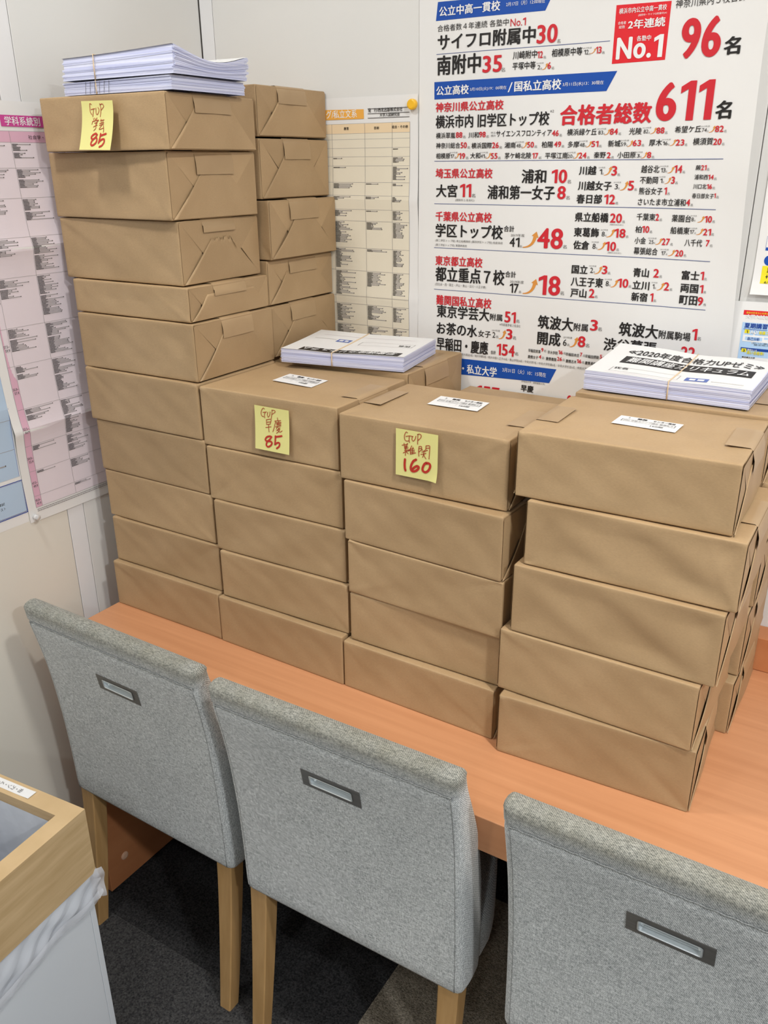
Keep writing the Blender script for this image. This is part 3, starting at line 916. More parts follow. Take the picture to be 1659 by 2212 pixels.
RESULTS_SHAPES=[
('poly', [(0.2946, 1.8478), (0.5119, 1.8472), (0.5263, 1.8747), (0.2985, 1.8784)], 'B'),
('poly', [(0.2965, 1.79175), (0.6329, 1.79175), (0.6329, 1.79285), (0.2965, 1.79285)], 'b'),
('arrow', [(0.5983, 1.7751), (0.6088, 1.7829)], 'o'),
('arrow', [(0.5119, 1.7549), (0.5224, 1.765)], 'o'),
('poly', [(0.6391, 1.8446), (0.7309, 1.8428), (0.73, 1.758), (0.6393, 1.7571)], 'R'),
('poly', [(0.2933, 1.7154), (0.6336, 1.7156), (0.65, 1.7459), (0.2928, 1.7455)], 'B'),
('arrow', [(0.6364, 1.6459), (0.6459, 1.6551)], 'o'),
('arrow', [(0.7177, 1.6459), (0.7279, 1.6555)], 'o'),
('arrow', [(0.8175, 1.6457), (0.8273, 1.6554)], 'o'),
('arrow', [(0.4812, 1.6266), (0.4918, 1.6368)], 'o'),
('arrow', [(0.6044, 1.6264), (0.6142, 1.6361)], 'o'),
('arrow', [(0.6792, 1.6263), (0.6886, 1.6362)], 'o'),
('arrow', [(0.7538, 1.6266), (0.7634, 1.6362)], 'o'),
('arrow', [(0.34, 1.6099), (0.3493, 1.619)], 'o'),
('arrow', [(0.408, 1.6093), (0.4182, 1.6191)], 'o'),
('arrow', [(0.5825, 1.6076), (0.5921, 1.6175)], 'o'),
('arrow', [(0.7059, 1.6073), (0.7158, 1.6172)], 'o'),
('poly', [(0.2953, 1.60453), (0.8475, 1.60453), (0.8475, 1.60563), (0.2953, 1.60563)], 'b'),
('arrow', [(0.6418, 1.5797), (0.655, 1.5937)], 'o'),
('arrow', [(0.6737, 1.5547), (0.687, 1.5695)], 'o'),
('arrow', [(0.7551, 1.5832), (0.7655, 1.5933)], 'o'),
('arrow', [(0.752, 1.5661), (0.7622, 1.5763)], 'o'),
('poly', [(0.2967, 1.52541), (0.8457, 1.52541), (0.8457, 1.52651), (0.2967, 1.52651)], 'b'),
('arrow', [(0.4939, 1.4498), (0.5224, 1.4786)], 'o'),
('arrow', [(0.6565, 1.4743), (0.6704, 1.4883)], 'o'),
('arrow', [(0.6423, 1.4517), (0.6559, 1.4655)], 'o'),
('arrow', [(0.7472, 1.4648), (0.758, 1.4756)], 'o'),
('arrow', [(0.7717, 1.4466), (0.7832, 1.4574)], 'o'),
('arrow', [(0.8168, 1.5047), (0.8277, 1.515)], 'o'),
('arrow', [(0.8173, 1.4844), (0.8283, 1.4949)], 'o'),
('poly', [(0.2982, 1.44047), (0.8467, 1.44047), (0.8467, 1.44157), (0.2982, 1.44157)], 'b'),
('arrow', [(0.4987, 1.3626), (0.5268, 1.3909)], 'o'),
('arrow', [(0.6401, 1.4082), (0.6535, 1.4219)], 'o'),
('arrow', [(0.673, 1.3859), (0.6855, 1.3997)], 'o'),
('arrow', [(0.7584, 1.3862), (0.7706, 1.3995)], 'o'),
('poly', [(0.2998, 1.35736), (0.8488, 1.35736), (0.8488, 1.35846), (0.2998, 1.35846)], 'b'),
('arrow', [(0.4512, 1.2687), (0.4653, 1.2867)], 'o'),
('arrow', [(0.6037, 1.2679), (0.6184, 1.2872)], 'o'),
('poly', [(0.2851, 1.1829), (0.5663, 1.1907), (0.5798, 1.2203), (0.2845, 1.2186)], 'B')]
SUMMER_TEXT=[
('夏期', 0.9387, 1.4269, 0.9539, 0.0076, 'k', 2),
('+', 0.9381, 1.4172, 0.9418, 0.0062, 'k', 2),
('6/5', 0.9374, 1.4094, 0.9475, 0.0035, 'k', 0)]
SUMMER_SHAPES=[
('poly', [(0.931, 1.4857), (0.9314, 1.4857), (0.9311, 1.4674), (0.9307, 1.4674)], 'B'),
('poly', [(0.9311, 1.4624), (0.9789, 1.4624), (0.9789, 1.4674), (0.9311, 1.4674)], 'B'),
('poly', [(0.9306, 1.4087), (0.9878, 1.4087), (0.9878, 1.4375), (0.9306, 1.4375)], 'Y'),
('disc', [(0.9399, 1.4465), (0.0082, 0)], 'B')]
COURSE_TEXT=[
('自分の行きたい大学の', 0.9168, 1.3568, 0.9519, 0.0036, 'Y', 1),
('大学入試も', 0.9165, 1.3491, 0.9536, 0.0068, 'w', 2),
('夏期講習', 0.9165, 1.3324, 0.9538, 0.0088, 'D', 2),
('1', 0.9212, 1.3238, 0.9236, 0.0045, 'k', 1),
('AO/', 0.9277, 1.3232, 0.941, 0.0062, 'w', 2),
('推薦コ', 0.9418, 1.3228, 0.9572, 0.006, 'Y', 2),
('自己分析', 0.9249, 1.3115, 0.9445, 0.0057, 'D', 1),
('上記のことなど 推薦入', 0.932, 1.306, 0.9598, 0.003, 'k', 0),
('推薦入試に特化した', 0.9368, 1.3031, 0.9602, 0.003, 'k', 0),
('3', 0.9202, 1.2908, 0.9231, 0.0046, 'k', 1),
('難関大への', 0.9271, 1.2934, 0.9431, 0.0033, 'w', 1),
('高い合格率!', 0.9271, 1.2872, 0.9551, 0.0063, 'Y', 2),
('東京都立大学', 0.9198, 1.2802, 0.9417, 0.0027, 'k', 2)]
COURSE_SHAPES=[
('poly', [(0.9119, 1.3545), (1.0057, 1.3545), (1.0057, 1.3625), (0.9119, 1.3625)], 'R'),
('poly', [(0.9127, 1.2455), (1.0238, 1.2455), (1.0238, 1.3417), (0.9127, 1.3417)], 'S'),
('poly', [(0.9158, 1.3296), (1.0099, 1.3296), (1.0099, 1.3305), (0.9158, 1.3305)], 'D'),
('poly', [(0.9181, 1.3233), (0.9261, 1.3233), (0.9261, 1.3297), (0.9181, 1.3297)], 'Y'),
('poly', [(0.9163, 1.309), (1.0133, 1.309), (1.0133, 1.3204), (0.9163, 1.3204)], 'w'),
('poly', [(0.9206, 1.3114), (0.9485, 1.3114), (0.9485, 1.3175), (0.9206, 1.3175)], 'S'),
('poly', [(0.9513, 1.3147), (1.0032, 1.3147), (1.0032, 1.3181), (0.9513, 1.3181)], 'S'),
('poly', [(0.9157, 1.2935), (1.0159, 1.2935), (1.0159, 1.2982), (0.9157, 1.2982)], 'D'),
('poly', [(0.9174, 1.2901), (0.9256, 1.2901), (0.9256, 1.2965), (0.9174, 1.2965)], 'Y'),
('poly', [(0.9184, 1.2756), (1.0189, 1.2756), (1.0189, 1.2829), (0.9184, 1.2829)], 'w')]
RANKING_TEXT=[
('グ/私立文系', 0.0362, 1.689, 0.1134, 0.0152, 'w', 1),
('発\u3000行/西北出版株式会社', 0.1408, 1.6976, 0.2219, 0.0076, 'k', 1),
('大学入試研究会', 0.1684, 1.689, 0.2158, 0.0067, 'k', 1),
('教育', 0.0805, 1.6659, 0.0927, 0.006, 'k', 1),
('芸術', 0.1544, 1.6658, 0.167, 0.0054, 'k', 1),
('総合・その他', 0.1973, 1.6666, 0.2346, 0.0058, 'k', 1)]
RANKING_SHAPES=[
('poly', [(0.0207, 1.7056), (0.13, 1.704), (0.1303, 1.6863), (0.0198, 1.6862)], 'O'),
('poly', [(0.1394, 1.70366), (0.2378, 1.70366), (0.2378, 1.70476), (0.1394, 1.70476)], 'g'),
('poly', [(0.1396, 1.69464), (0.2378, 1.69464), (0.2378, 1.69574), (0.1396, 1.69574)], 'g'),
('poly', [(0.1398, 1.68658), (0.2379, 1.68658), (0.2379, 1.68768), (0.1398, 1.68768)], 'g')]

# handwriting on the sticky notes (note coordinates 0..1)
NOTE_STROKES={
'difficult':([[(0.285, 0.942), (0.252, 0.955), (0.222, 0.907), (0.209, 0.845), (0.222, 0.787), (0.262, 0.766), (0.317, 0.777)], [(0.246, 0.86), (0.331, 0.885), (0.418, 0.884)], [(0.331, 0.885), (0.322, 0.821), (0.331, 0.742)], [(0.403, 0.882), (0.391, 0.837), (0.401, 0.799), (0.431, 0.793), (0.468, 0.841), (0.484, 0.903)], [(0.535, 0.95), (0.53, 0.87), (0.528, 0.74)], [(0.521, 0.945), (0.572, 0.958), (0.611, 0.934), (0.592, 0.878), (0.533, 0.817)], [(0.153, 0.657), (0.289, 0.703)], [(0.202, 0.708), (0.214, 0.633), (0.22, 0.594)], [(0.283, 0.722), (0.267, 0.667), (0.258, 0.606)], [(0.214, 0.633), (0.288, 0.657)], [(0.221, 0.6), (0.302, 0.625)], [(0.241, 0.663), (0.238, 0.45)], [(0.212, 0.559), (0.323, 0.588)], [(0.184, 0.498), (0.248, 0.538), (0.338, 0.577)], [(0.256, 0.539), (0.306, 0.499)], [(0.388, 0.684), (0.353, 0.613), (0.315, 0.561)], [(0.353, 0.613), (0.358, 0.497)], [(0.36, 0.607), (0.435, 0.637)], [(0.42, 0.659), (0.412, 0.621), (0.406, 0.514)], [(0.363, 0.574), (0.456, 0.604)], [(0.363, 0.537), (0.455, 0.567)], [(0.358, 0.5), (0.484, 0.548)], [(0.56, 0.695), (0.552, 0.608), (0.561, 0.49)], [(0.56, 0.695), (0.619, 0.703), (0.618, 0.63)], [(0.56, 0.652), (0.615, 0.663)], [(0.559, 0.582), (0.618, 0.63)], [(0.726, 0.738), (0.721, 0.638)], [(0.726, 0.738), (0.803, 0.749), (0.813, 0.704), (0.801, 0.471)], [(0.725, 0.685), (0.802, 0.703)], [(0.725, 0.639), (0.765, 0.648)], [(0.629, 0.652), (0.647, 0.628)], [(0.699, 0.642), (0.677, 0.619)], [(0.629, 0.592), (0.721, 0.618)], [(0.606, 0.536), (0.728, 0.577)], [(0.677, 0.619), (0.672, 0.552), (0.649, 0.479)], [(0.672, 0.552), (0.697, 0.503), (0.73, 0.461)]],
[[(0.229, 0.368), (0.222, 0.261), (0.23, 0.169), (0.244, 0.131)], [(0.496, 0.407), (0.429, 0.358), (0.382, 0.264), (0.373, 0.19), (0.402, 0.148), (0.462, 0.15), (0.53, 0.193), (0.564, 0.252), (0.524, 0.272), (0.463, 0.237), (0.418, 0.19)], [(0.763, 0.373), (0.703, 0.352), (0.657, 0.259), (0.664, 0.194), (0.731, 0.177), (0.799, 0.233), (0.833, 0.324), (0.807, 0.373), (0.733, 0.376)]]),
'waseda':([[(0.303, 0.945), (0.265, 0.961), (0.213, 0.9), (0.194, 0.829), (0.216, 0.776), (0.27, 0.765)], [(0.25, 0.862), (0.36, 0.885)], [(0.325, 0.88), (0.291, 0.812), (0.301, 0.739)], [(0.395, 0.884), (0.378, 0.825), (0.404, 0.774), (0.444, 0.823), (0.465, 0.901)], [(0.524, 0.946), (0.511, 0.858), (0.486, 0.743)], [(0.517, 0.948), (0.594, 0.95), (0.609, 0.916), (0.507, 0.845)], [(0.343, 0.708), (0.348, 0.597)], [(0.347, 0.706), (0.481, 0.73), (0.448, 0.619)], [(0.354, 0.654), (0.465, 0.675)], [(0.352, 0.601), (0.456, 0.62)], [(0.318, 0.524), (0.478, 0.565)], [(0.408, 0.607), (0.406, 0.52), (0.416, 0.437)], [(0.671, 0.796), (0.682, 0.736)], [(0.587, 0.709), (0.764, 0.746)], [(0.615, 0.713), (0.574, 0.577), (0.528, 0.459)], [(0.63, 0.679), (0.764, 0.706), (0.757, 0.68)], [(0.702, 0.727), (0.701, 0.641)], [(0.654, 0.682), (0.654, 0.633)], [(0.638, 0.655), (0.757, 0.68)], [(0.638, 0.628), (0.764, 0.651)], [(0.606, 0.583), (0.764, 0.626)], [(0.629, 0.531), (0.653, 0.59)], [(0.669, 0.593), (0.701, 0.561), (0.741, 0.585)], [(0.693, 0.547), (0.637, 0.495)], [(0.669, 0.525), (0.733, 0.547), (0.685, 0.478), (0.632, 0.442)], [(0.669, 0.513), (0.732, 0.48), (0.8, 0.518)]],
[[(0.49, 0.335), (0.442, 0.343), (0.352, 0.312), (0.306, 0.248), (0.349, 0.218), (0.439, 0.228), (0.5, 0.207), (0.47, 0.14), (0.387, 0.094), (0.334, 0.129), (0.365, 0.209), (0.44, 0.271), (0.482, 0.334)], [(0.603, 0.37), (0.598, 0.273), (0.589, 0.179)], [(0.607, 0.355), (0.7, 0.376), (0.785, 0.4)], [(0.593, 0.18), (0.667, 0.23), (0.724, 0.221), (0.707, 0.15), (0.641, 0.096)]]),
'gakugei':([[(0.332, 0.924), (0.282, 0.945), (0.272, 0.864), (0.278, 0.78), (0.329, 0.72)], [(0.306, 0.826), (0.422, 0.844)], [(0.393, 0.838), (0.37, 0.755), (0.355, 0.682)], [(0.463, 0.855), (0.462, 0.761), (0.493, 0.721), (0.537, 0.758), (0.56, 0.82), (0.534, 0.863)], [(0.597, 0.941), (0.622, 0.833), (0.595, 0.678)], [(0.606, 0.917), (0.672, 0.935), (0.716, 0.886), (0.635, 0.814)], [(0.377, 0.645), (0.4, 0.597)], [(0.415, 0.654), (0.45, 0.61)], [(0.491, 0.656), (0.45, 0.61)], [(0.35, 0.583), (0.334, 0.526)], [(0.354, 0.583), (0.543, 0.612), (0.485, 0.572)], [(0.418, 0.549), (0.502, 0.561), (0.461, 0.526)], [(0.461, 0.526), (0.464, 0.448), (0.406, 0.398)], [(0.386, 0.471), (0.504, 0.512)], [(0.618, 0.63), (0.638, 0.546)], [(0.602, 0.599), (0.719, 0.615)], [(0.686, 0.612), (0.679, 0.565)], [(0.579, 0.538), (0.713, 0.564)], [(0.576, 0.501), (0.71, 0.535)], [(0.664, 0.519), (0.575, 0.423), (0.71, 0.449)], [(0.699, 0.507), (0.719, 0.439), (0.718, 0.361)]],
[[(0.523, 0.315), (0.476, 0.335), (0.383, 0.299), (0.35, 0.248), (0.411, 0.219), (0.495, 0.269), (0.528, 0.315)], [(0.495, 0.264), (0.535, 0.221), (0.516, 0.148), (0.423, 0.094), (0.362, 0.116), (0.386, 0.189), (0.495, 0.264)], [(0.638, 0.332), (0.625, 0.234), (0.603, 0.146)], [(0.648, 0.295), (0.733, 0.314), (0.809, 0.332)], [(0.607, 0.161), (0.686, 0.211), (0.763, 0.219), (0.775, 0.156), (0.718, 0.091), (0.645, 0.064)]]),
}

# ================================================================ the room
RX1, RY0, RZ1 = 3.2, -3.6, 2.62
floor = mesh_obj('floor', *box_vf(XL - .1, RY0, -.08, RX1, YW + .1, -0.006), M['carpet_dark'])
tag(floor, kind='structure')
tile_v, tile_f = rounded_box(0.4996, 0.4996, 0.0058, 0.0005, 1, 1, 1)
tile_mesh = {}
for key in ('carpet_dark', 'carpet_grey', 'carpet_taupe'):
    me = bpy.data.meshes.new('carpet_tile')
    me.from_pydata(tile_v.tolist(), [], tile_f)
    me.materials.append(M[key])
    tile_mesh[key] = me
for i in range(-2, 5):
    for j in range(-6, 2):
        x, y = 0.490 + 0.5 * i, -0.45 + 0.5 * j
        if y > YW - .02 or x > 2.9: continue
        key = 'carpet_taupe' if (i == 0 and j in (0, -1)) else ('carpet_grey' if (i + j) % 3 == 0 else 'carpet_dark')
        if i == -1 and j in (0, -1): key = 'carpet_dark' if j == 0 else 'carpet_grey'
        if i == 1 and j == 0: key = 'carpet_taupe'
        t = link(bpy.data.objects.new('carpet_tile', tile_mesh[key]))
        t.location = (x, y, -0.0059)
        t.parent = floor

wall_left = tag(mesh_obj('wall_left', *box_vf(XL - .1, RY0, 0, XL - .004, YW + .1, RZ1), M['dark_gap']), kind='structure')
for y0, y1, mk in ((RY0, -1.190, 'cream'), (-1.188, -.2885, 'cream'), (-.2868, -.2462, 'strip'), (-.2447, YW - .0015, 'wall')):
    v, f = box_vf(XL - .006, y0, 0, XL, y1, RZ1, 0.0008)
    mesh_obj('wall_panel', v, f, M[mk], wall_left)
wall_back = tag(mesh_obj('wall_back', *box_vf(XL - .1, YW + .004, 0, RX1, YW + .1, RZ1), M['dark_gap']), kind='structure')
for x0, x1, mk in ((XL + .002, -.2605, 'strip'), (-.2590, .9, 'wall'), (.9015, 1.80, 'wall'), (1.8015, RX1, 'wall')):
    v, f = box_vf(x0, YW, 0, x1, YW + .006, RZ1, 0.0008)
    mesh_obj('wall_panel', v, f, M[mk], wall_back)
tag(mesh_obj('wall_right', *box_vf(RX1, RY0, 0, RX1 + .1, YW + .1, RZ1), M['far_wall']), kind='structure')
tag(mesh_obj('wall_front', *box_vf(XL - .1, RY0 - .1, 0, RX1 + .1, RY0, RZ1), M['far_wall']), kind='structure')
tag(mesh_obj('ceiling', *box_vf(XL - .1, RY0 - .1, RZ1, RX1 + .1, YW + .1, RZ1 + .08), M['ceiling']), kind='structure')

# ================================================================ the long table
TY0, TX0, TX1 = -.438, -.222, 2.10
table = thing('long_table', 'long orange-brown wood laminate table against the back wall carrying the parcels', 'table', (TX0, TY0, 0))
def tb(name, x0, y0, z0, x1, y1, z1, m, b=.0015):
    v, f = box_vf(x0 - TX0, y0 - TY0, z0, x1 - TX0, y1 - TY0, z1, b)
    return mesh_obj(name, v, f, m, table)
tb('tabletop', TX0, TY0, TABLE - .064, TX1, YW - .004, TABLE, M['table'])
v, f = box_vf(TX0 + .002, .192, TABLE + .0006, TX1, YW - .001, TABLE + .070, .0015)
tag(mesh_obj('trim_1', v, f, M['table_side']), kind='structure')
for sx in (-.220, 1.12, 2.07):
    p = tb('side_panel', sx, -.412, .004, sx + .030, .20, TABLE - .0645, M['table_side'])
    v, f = tube_vf([(sx + .0301 - TX0, -.362 - TY0, .075), (sx + .032 - TX0, -.362 - TY0, .075), (sx + .0335 - TX0, -.362 - TY0, .075)], [.0105, .0098, .006], 14)
    cap = mesh_obj('bolt_cap', v, f, M['cap'], p)
tb('modesty_panel', -.188, .06, .12, 1.12, .08, TABLE - .0645, M['table_side'])
tb('modesty_panel', 1.151, .06, .12, 2.068, .08, TABLE - .0645, M['table_side'])

# ================================================================ kraft paper parcels
def parcel_body(w, d, h, seed, wave=0.0):
    g = np.random.RandomState(seed)
    ph = g.uniform(0, 6.28, 12)
    segs = []
    for k in range(13):
        face = g.choice([0, 0, 1, 2, 3])      # front, right, top, left
        cx = g.choice([0, 1])
        cy = g.choice([0, 1])
        ang = g.uniform(.35, 1.2)
        segs.append((face, cx, cy, ang, g.uniform(.03, .15), g.uniform(-.0016, .0016), g.uniform(.0032, .008)))
    dim = np.array([w, d, h])
    def disp(P, n):
        x, y, z = P[:, 0], P[:, 1], P[:, 2]
        inner = np.minimum.reduce([np.where(np.abs(n[:, a]) > .9, 1.0, np.minimum(P[:, a], dim[a] - P[:, a]) / .03) for a in range(3)])
        inner = np.clip(inner, 0, 1)
        o = -.0012 - .0007 * np.sin(x * 31 + ph[0] + 2 * np.sin(z * 22 + ph[1])) * np.sin(y * 27 + ph[2]) 
        o += -.0004 * np.sin((x * .8 + y * .6 - z) * 44 + ph[3]) - .0003 * np.sin((x + y + z * 1.4) * 83 + ph[4])
        fr = (n[:, 1] < -.9)
        dg = x * .55 + z * 1.0
        o += np.where(fr, wave * (np.sin(dg * 62 + ph[5]) * (0.4 + x / w) - .4), 0)
        o *= inner
        for face, cx, cy, ang, ln, a, wd in segs:
            if face == 0: msk, u, v, W, H = n[:, 1] < -.85, x, z, w, h
            elif face == 1: msk, u, v, W, H = n[:, 0] > .85, y, z, d, h
            elif face == 3: msk, u, v, W, H = n[:, 0] < -.85, y, z, d, h
            else: msk, u, v, W, H = n[:, 2] > .85, x, y, w, d
            uu = u if cx == 0 else W - u
            vv = v if cy == 0 else H - v
            t = uu * math.cos(ang) + vv * math.sin(ang)
            e = -uu * math.sin(ang) + vv * math.cos(ang)
            o += np.where(msk, a * np.exp(-(e / wd) ** 2) * np.clip(1 - t / ln, 0, 1), 0)
        return o
    return rounded_box(w, d, h, .0026, 58, 32, 22, disp)

def end_folds(w, d, h, side, seed, parent, torn=False, taped=True):
    """envelope folds on the right (side=1) or left end: upper flap, lower flap, strip of tape"""
    g = random.Random(seed)
    bx = w if side > 0 else 0.0
    def P(off, u, z): return (bx + side * off, u, z)
    hb, ht = h * g.uniform(.68, .76), h * g.uniform(.58, .66)
    lean = g.uniform(-.06, .06)
    # side tucks: the two triangles folded in first
    for s in (0, 1):
        def tuck(a, b):
            z = .004 + (h - .008) * a
            reach = min(z, h - z) * .98
            u = .0015 + reach * b
            return P(.0009 + .0005 * b, u if s == 0 else d - u, z)
        v, f = grid_vf(tuck, np.linspace(0, 1, 11), np.linspace(0, 1, 4))
        mesh_obj('side_tuck', v, f, M['kraft'], parent, True)
    def upper(a, t):
        z = h - .0025 - t * ht
        ins = .003 + t * ht * (1.0 + lean)
        lift = .0013 + .0008 * t + .0005 * math.sin(a * 6.0 + seed) * t * (1 - a)
        return P(lift, ins + (d - 2 * ins) * a, z)
    v, f = grid_vf(upper, np.linspace(0, 1, 13), np.linspace(0, 1, 8))
    mesh_obj('upper_flap', v, f, M['kraft'], parent, True)
    jag = [g.uniform(-.0035, .0035) for _ in range(25)]
    gape = g.uniform(.0012, .0034)
    def lower(a, t):
        top = hb + (jag[int(round(a * 24))] + .002 * math.sin(a * 3) - .004 if torn else 0)
        z = .0022 + t * top
        ins = .003 + t * hb * (1.0 - lean)
        edge = (1 - a) ** 4
        lift = .0030 + gape * math.sin(math.pi * min(1, t * 1.05)) * edge + .0016 * t * (1 if torn else 0) + .0006 * math.sin(9 * a + seed + 4 * t)
        return P(lift, ins + (d - 2 * ins) * a, z)
    v, f = grid_vf(lower, np.linspace(0, 1, 25), np.linspace(0, 1, 10))
    n = len(v)
    v2 = [(x - side * .0012, y, z) for x, y, z in v]
    rim = list(range(0, n, 25)) 
    fs = f + [(rim[i], rim[i + 1], rim[i + 1] + n, rim[i] + n) for i in range(len(rim) - 1)]
    top = list(range(n - 25, n))
    fs += [(top[i], top[i + 1], top[i + 1] + n, top[i] + n) for i in range(24)]
    mesh_obj('lower_flap', v + v2, fs, M['kraft'], parent, True)
    if taped:
        u0 = d * g.uniform(.27, .33); u1 = u0 + d * g.uniform(.38, .43)
        zb = h * (.80 if torn else .66)
        path = [(bx - side * .036, h + .0012), (bx - side * .012, h + .0012), (bx - side * .003, h + .0011), (bx + side * .0008, h - .002),
                (bx + side * .0028, h - .010), (bx + side * .0047, (h + zb) / 2), (bx + side * .0054, zb)]
        V, F = [], []
        for x, z in path:
            V += [(x, u0, z), (x, (u0 + u1) / 2, z), (x, u1, z)]
        for i in range(len(path) - 1):
            for k in (0, 1): F.append((3 * i + k, 3 * i + k + 1, 3 * i + 4 + k, 3 * i + 3 + k))
        mesh_obj('tape', V, F, M['tape'], parent, True)

ORD = ['topmost', 'second from top', 'third from top', 'fourth from top', 'fifth from top', 'sixth from top', 'seventh from top', 'eighth from top', 'ninth from top', 'bottom']
parcels = {}
def parcel(key, x, y, yaw, z0, h, w, label, group, d=.2323, left=False, right=True, torn=False, hidden=False, wave=0.0, rightback=False):
    seed = len(parcels) * 13 + 5
    t = thing('kraft_parcel', label, 'parcel', (x, y, TABLE + z0), yaw, group)
    hh = h - .0012
    v, f = parcel_body(w, d, hh, seed, wave)
    mesh_obj('wrapped_body', v, f, M['kraft'], t, True)
    if right: end_folds(w, d, hh, 1, seed + 1, t, torn)
    if left: end_folds(w, d, hh, -1, seed + 2, t)
    parcels[key] = (t, w, d, hh)
    return t

FRONT = {'a': [
    (-0.2496, -0.2445, 0.028, 0.9254, 0.0904, 0.3025),
    (-0.2754, -0.2219, -0.0153, 0.8113, 0.1142, 0.3089),
    (-0.2732, -0.2191, 0.0132, 0.6988, 0.1125, 0.3073),
    (-0.2507, -0.2268, 0.0149, 0.6355, 0.0633, 0.3012),
    (-0.2424, -0.2337, 0.02, 0.528, 0.1075, 0.303),
    (-0.2379, -0.2378, 0.0062, 0.4197, 0.1083, 0.3057),
    (-0.2292, -0.2347, -0.0028, 0.3109, 0.1087, 0.3004),
    (-0.2254, -0.2337, -0.005, 0.2066, 0.1043, 0.3023),
    (-0.2158, -0.2399, 0.0015, 0.1055, 0.1011, 0.302),
    (-0.2194, -0.2507, -0.0044, 0.0, 0.1055, 0.305)], 'd': [
    (0.0694, -0.2346, 0.0156, 0.4129, 0.1128, 0.3061),
    (0.0764, -0.2378, 0.0173, 0.3062, 0.1067, 0.3065),
    (0.0865, -0.2417, 0.018, 0.2028, 0.1034, 0.3028),
    (0.0948, -0.2455, 0.0099, 0.103, 0.0998, 0.3015),
    (0.0881, -0.2541, -0.0155, 0.0, 0.103, 0.3058)], 'e': [
    (0.3871, -0.2422, 0.0165, 0.4064, 0.1157, 0.3056),
    (0.3947, -0.2446, -0.0472, 0.2958, 0.1106, 0.303),
    (0.4014, -0.2471, -0.0382, 0.1944, 0.1014, 0.3081),
    (0.4035, -0.2469, 0.0004, 0.0979, 0.0965, 0.2945),
    (0.3944, -0.2583, -0.015, 0.0, 0.0979, 0.3031)], 'f': [
    (0.7113, -0.2539, 0.0212, 0.443, 0.1015, 0.3072),
    (0.7343, -0.2597, 0.0107, 0.3379, 0.105, 0.3065),
    (0.7216, -0.2665, -0.0014, 0.2218, 0.1161, 0.3084),
    (0.7053, -0.2677, -0.0216, 0.1112, 0.1106, 0.3071),
    (0.7167, -0.2846, 0.0494, 0.0, 0.1112, 0.3054)]}
NAME = {'a': 'tall left front stack', 'd': 'front stack second from left', 'e': 'front stack third from left', 'f': 'rightmost front stack'}
GROUP = {'a': 'parcels of the tall left stack', 'd': 'parcels of the second front stack', 'e': 'parcels of the third front stack', 'f': 'parcels of the right front stack'}
LOOK = {('a', 0): 'brown kraft parcel under a bundle of paper, top of the ten-parcel left stack', ('a', 2): 'brown kraft parcel with a torn end flap, third from top of the tall left stack',
        ('a', 3): 'thin brown kraft parcel with folded end, fourth from top of tall left stack',
        ('d', 0): 'brown kraft parcel with white label, top of front stack beside the tall one', ('e', 0): 'brown kraft parcel with white label, top of the middle-right front stack',
        ('f', 0): 'brown kraft parcel with white label, top of rightmost front stack'}
for s, lst in FRONT.items():
    n = len(lst)
    for i, (x, y, yaw, z0, h, w) in enumerate(lst):
        pos = 'bottom' if i == n - 1 else ORD[i]
        lab = LOOK.get((s, i), 'brown kraft paper parcel, %s in the %s' % (pos, NAME[s]))
        w = min(w, {('e', 2): .3010, ('a', 5): .3030, ('d', 4): .3035}.get((s, i), 9))
        rear = {'a': .0072, 'd': .0032 if i == 0 else .0072, 'e': .0052, 'f': (-.018, .000, .004, -.018, -.0405)[i] if s == 'f' else 0}[s]
        if i == n - 1 and s != 'f': rear = -.0220
        depth = min(.2323, rear - .0016 - y - max(0, w * math.sin(yaw)))
        parcel(s + str(i), x, y, yaw, z0, h, w, lab, GROUP[s], d=depth, left=s in 'f' or (s, i) == ('e', 0), torn=(s, i) == ('a', 2),
               right=not (s == 'a' and i > 4) and (s, i) not in (('d', 4), ('e', 2)), wave=.0018 if s == 'f' and i in (1, 2) else (.0003 if i % 3 == 1 else .0001))

# rear row: same parcels behind the front stacks
REAR_GROUP = 'parcels of the rear row'
for i, (x, y, yaw, z0, h) in enumerate(((-.266, .0075, .016, .951, .0905), (-.264, .0080, .010, .8385, .1105), (-.2486, .0080, .010, .7245, .1130), (-.262, .0080, .012, .6345, .0890), (-.2568, .0080, .012, .5285, .1050))):
    parcel('c%d' % i, x, y, yaw, z0, h, .305, 'brown kraft parcel, %s in the rear left stack by the cream chart' % ORD[i], REAR_GROUP, d=.2290)
def hidden_stack(key, x, top, n, y):
    hgt = top / n
    for k in range(n):
        z0 = top - hgt * (k + 1)
        parcel('%s_%d' % (key, k), x + .004 * ((k * 7) % 3 - 1), y if z0 > .08 else -.021, 0.0, z0, hgt, .303,
               'kraft parcel hidden behind the %s, %s in its column' % (NAME[{'hc': 'a', 'hd': 'd', 'he': 'e'}[key]], ['fifth from bottom', 'fourth from bottom', 'third from bottom', 'second from bottom', 'bottom'][k + 5 - n]), 'hidden parcels of the rear row', d=.2310 if z0 > .08 else .2100, right=False, hidden=True)
hidden_stack('hc', -.258, .5285, 5, .008)
parcel('r0', .0691, .0035, .0124, .4302, .1048, .3045, 'brown kraft parcel under the upside-down bundle, top of second rear stack', REAR_GROUP, d=.2300, left=False)
hidden_stack('hd', .076, .4300, 4, .008)
parcel('q0', .392, .006, .000, .3650, .1010, .3030, 'low brown kraft parcel seen behind the middle-right front stack', REAR_GROUP, d=.2310)
hidden_stack('he', .392, .3648, 4, .008)
gz = [.4420, .3340, .2230, .1020, 0.0]
gh = [.1080, .1080, .1110, .1208, .1018]
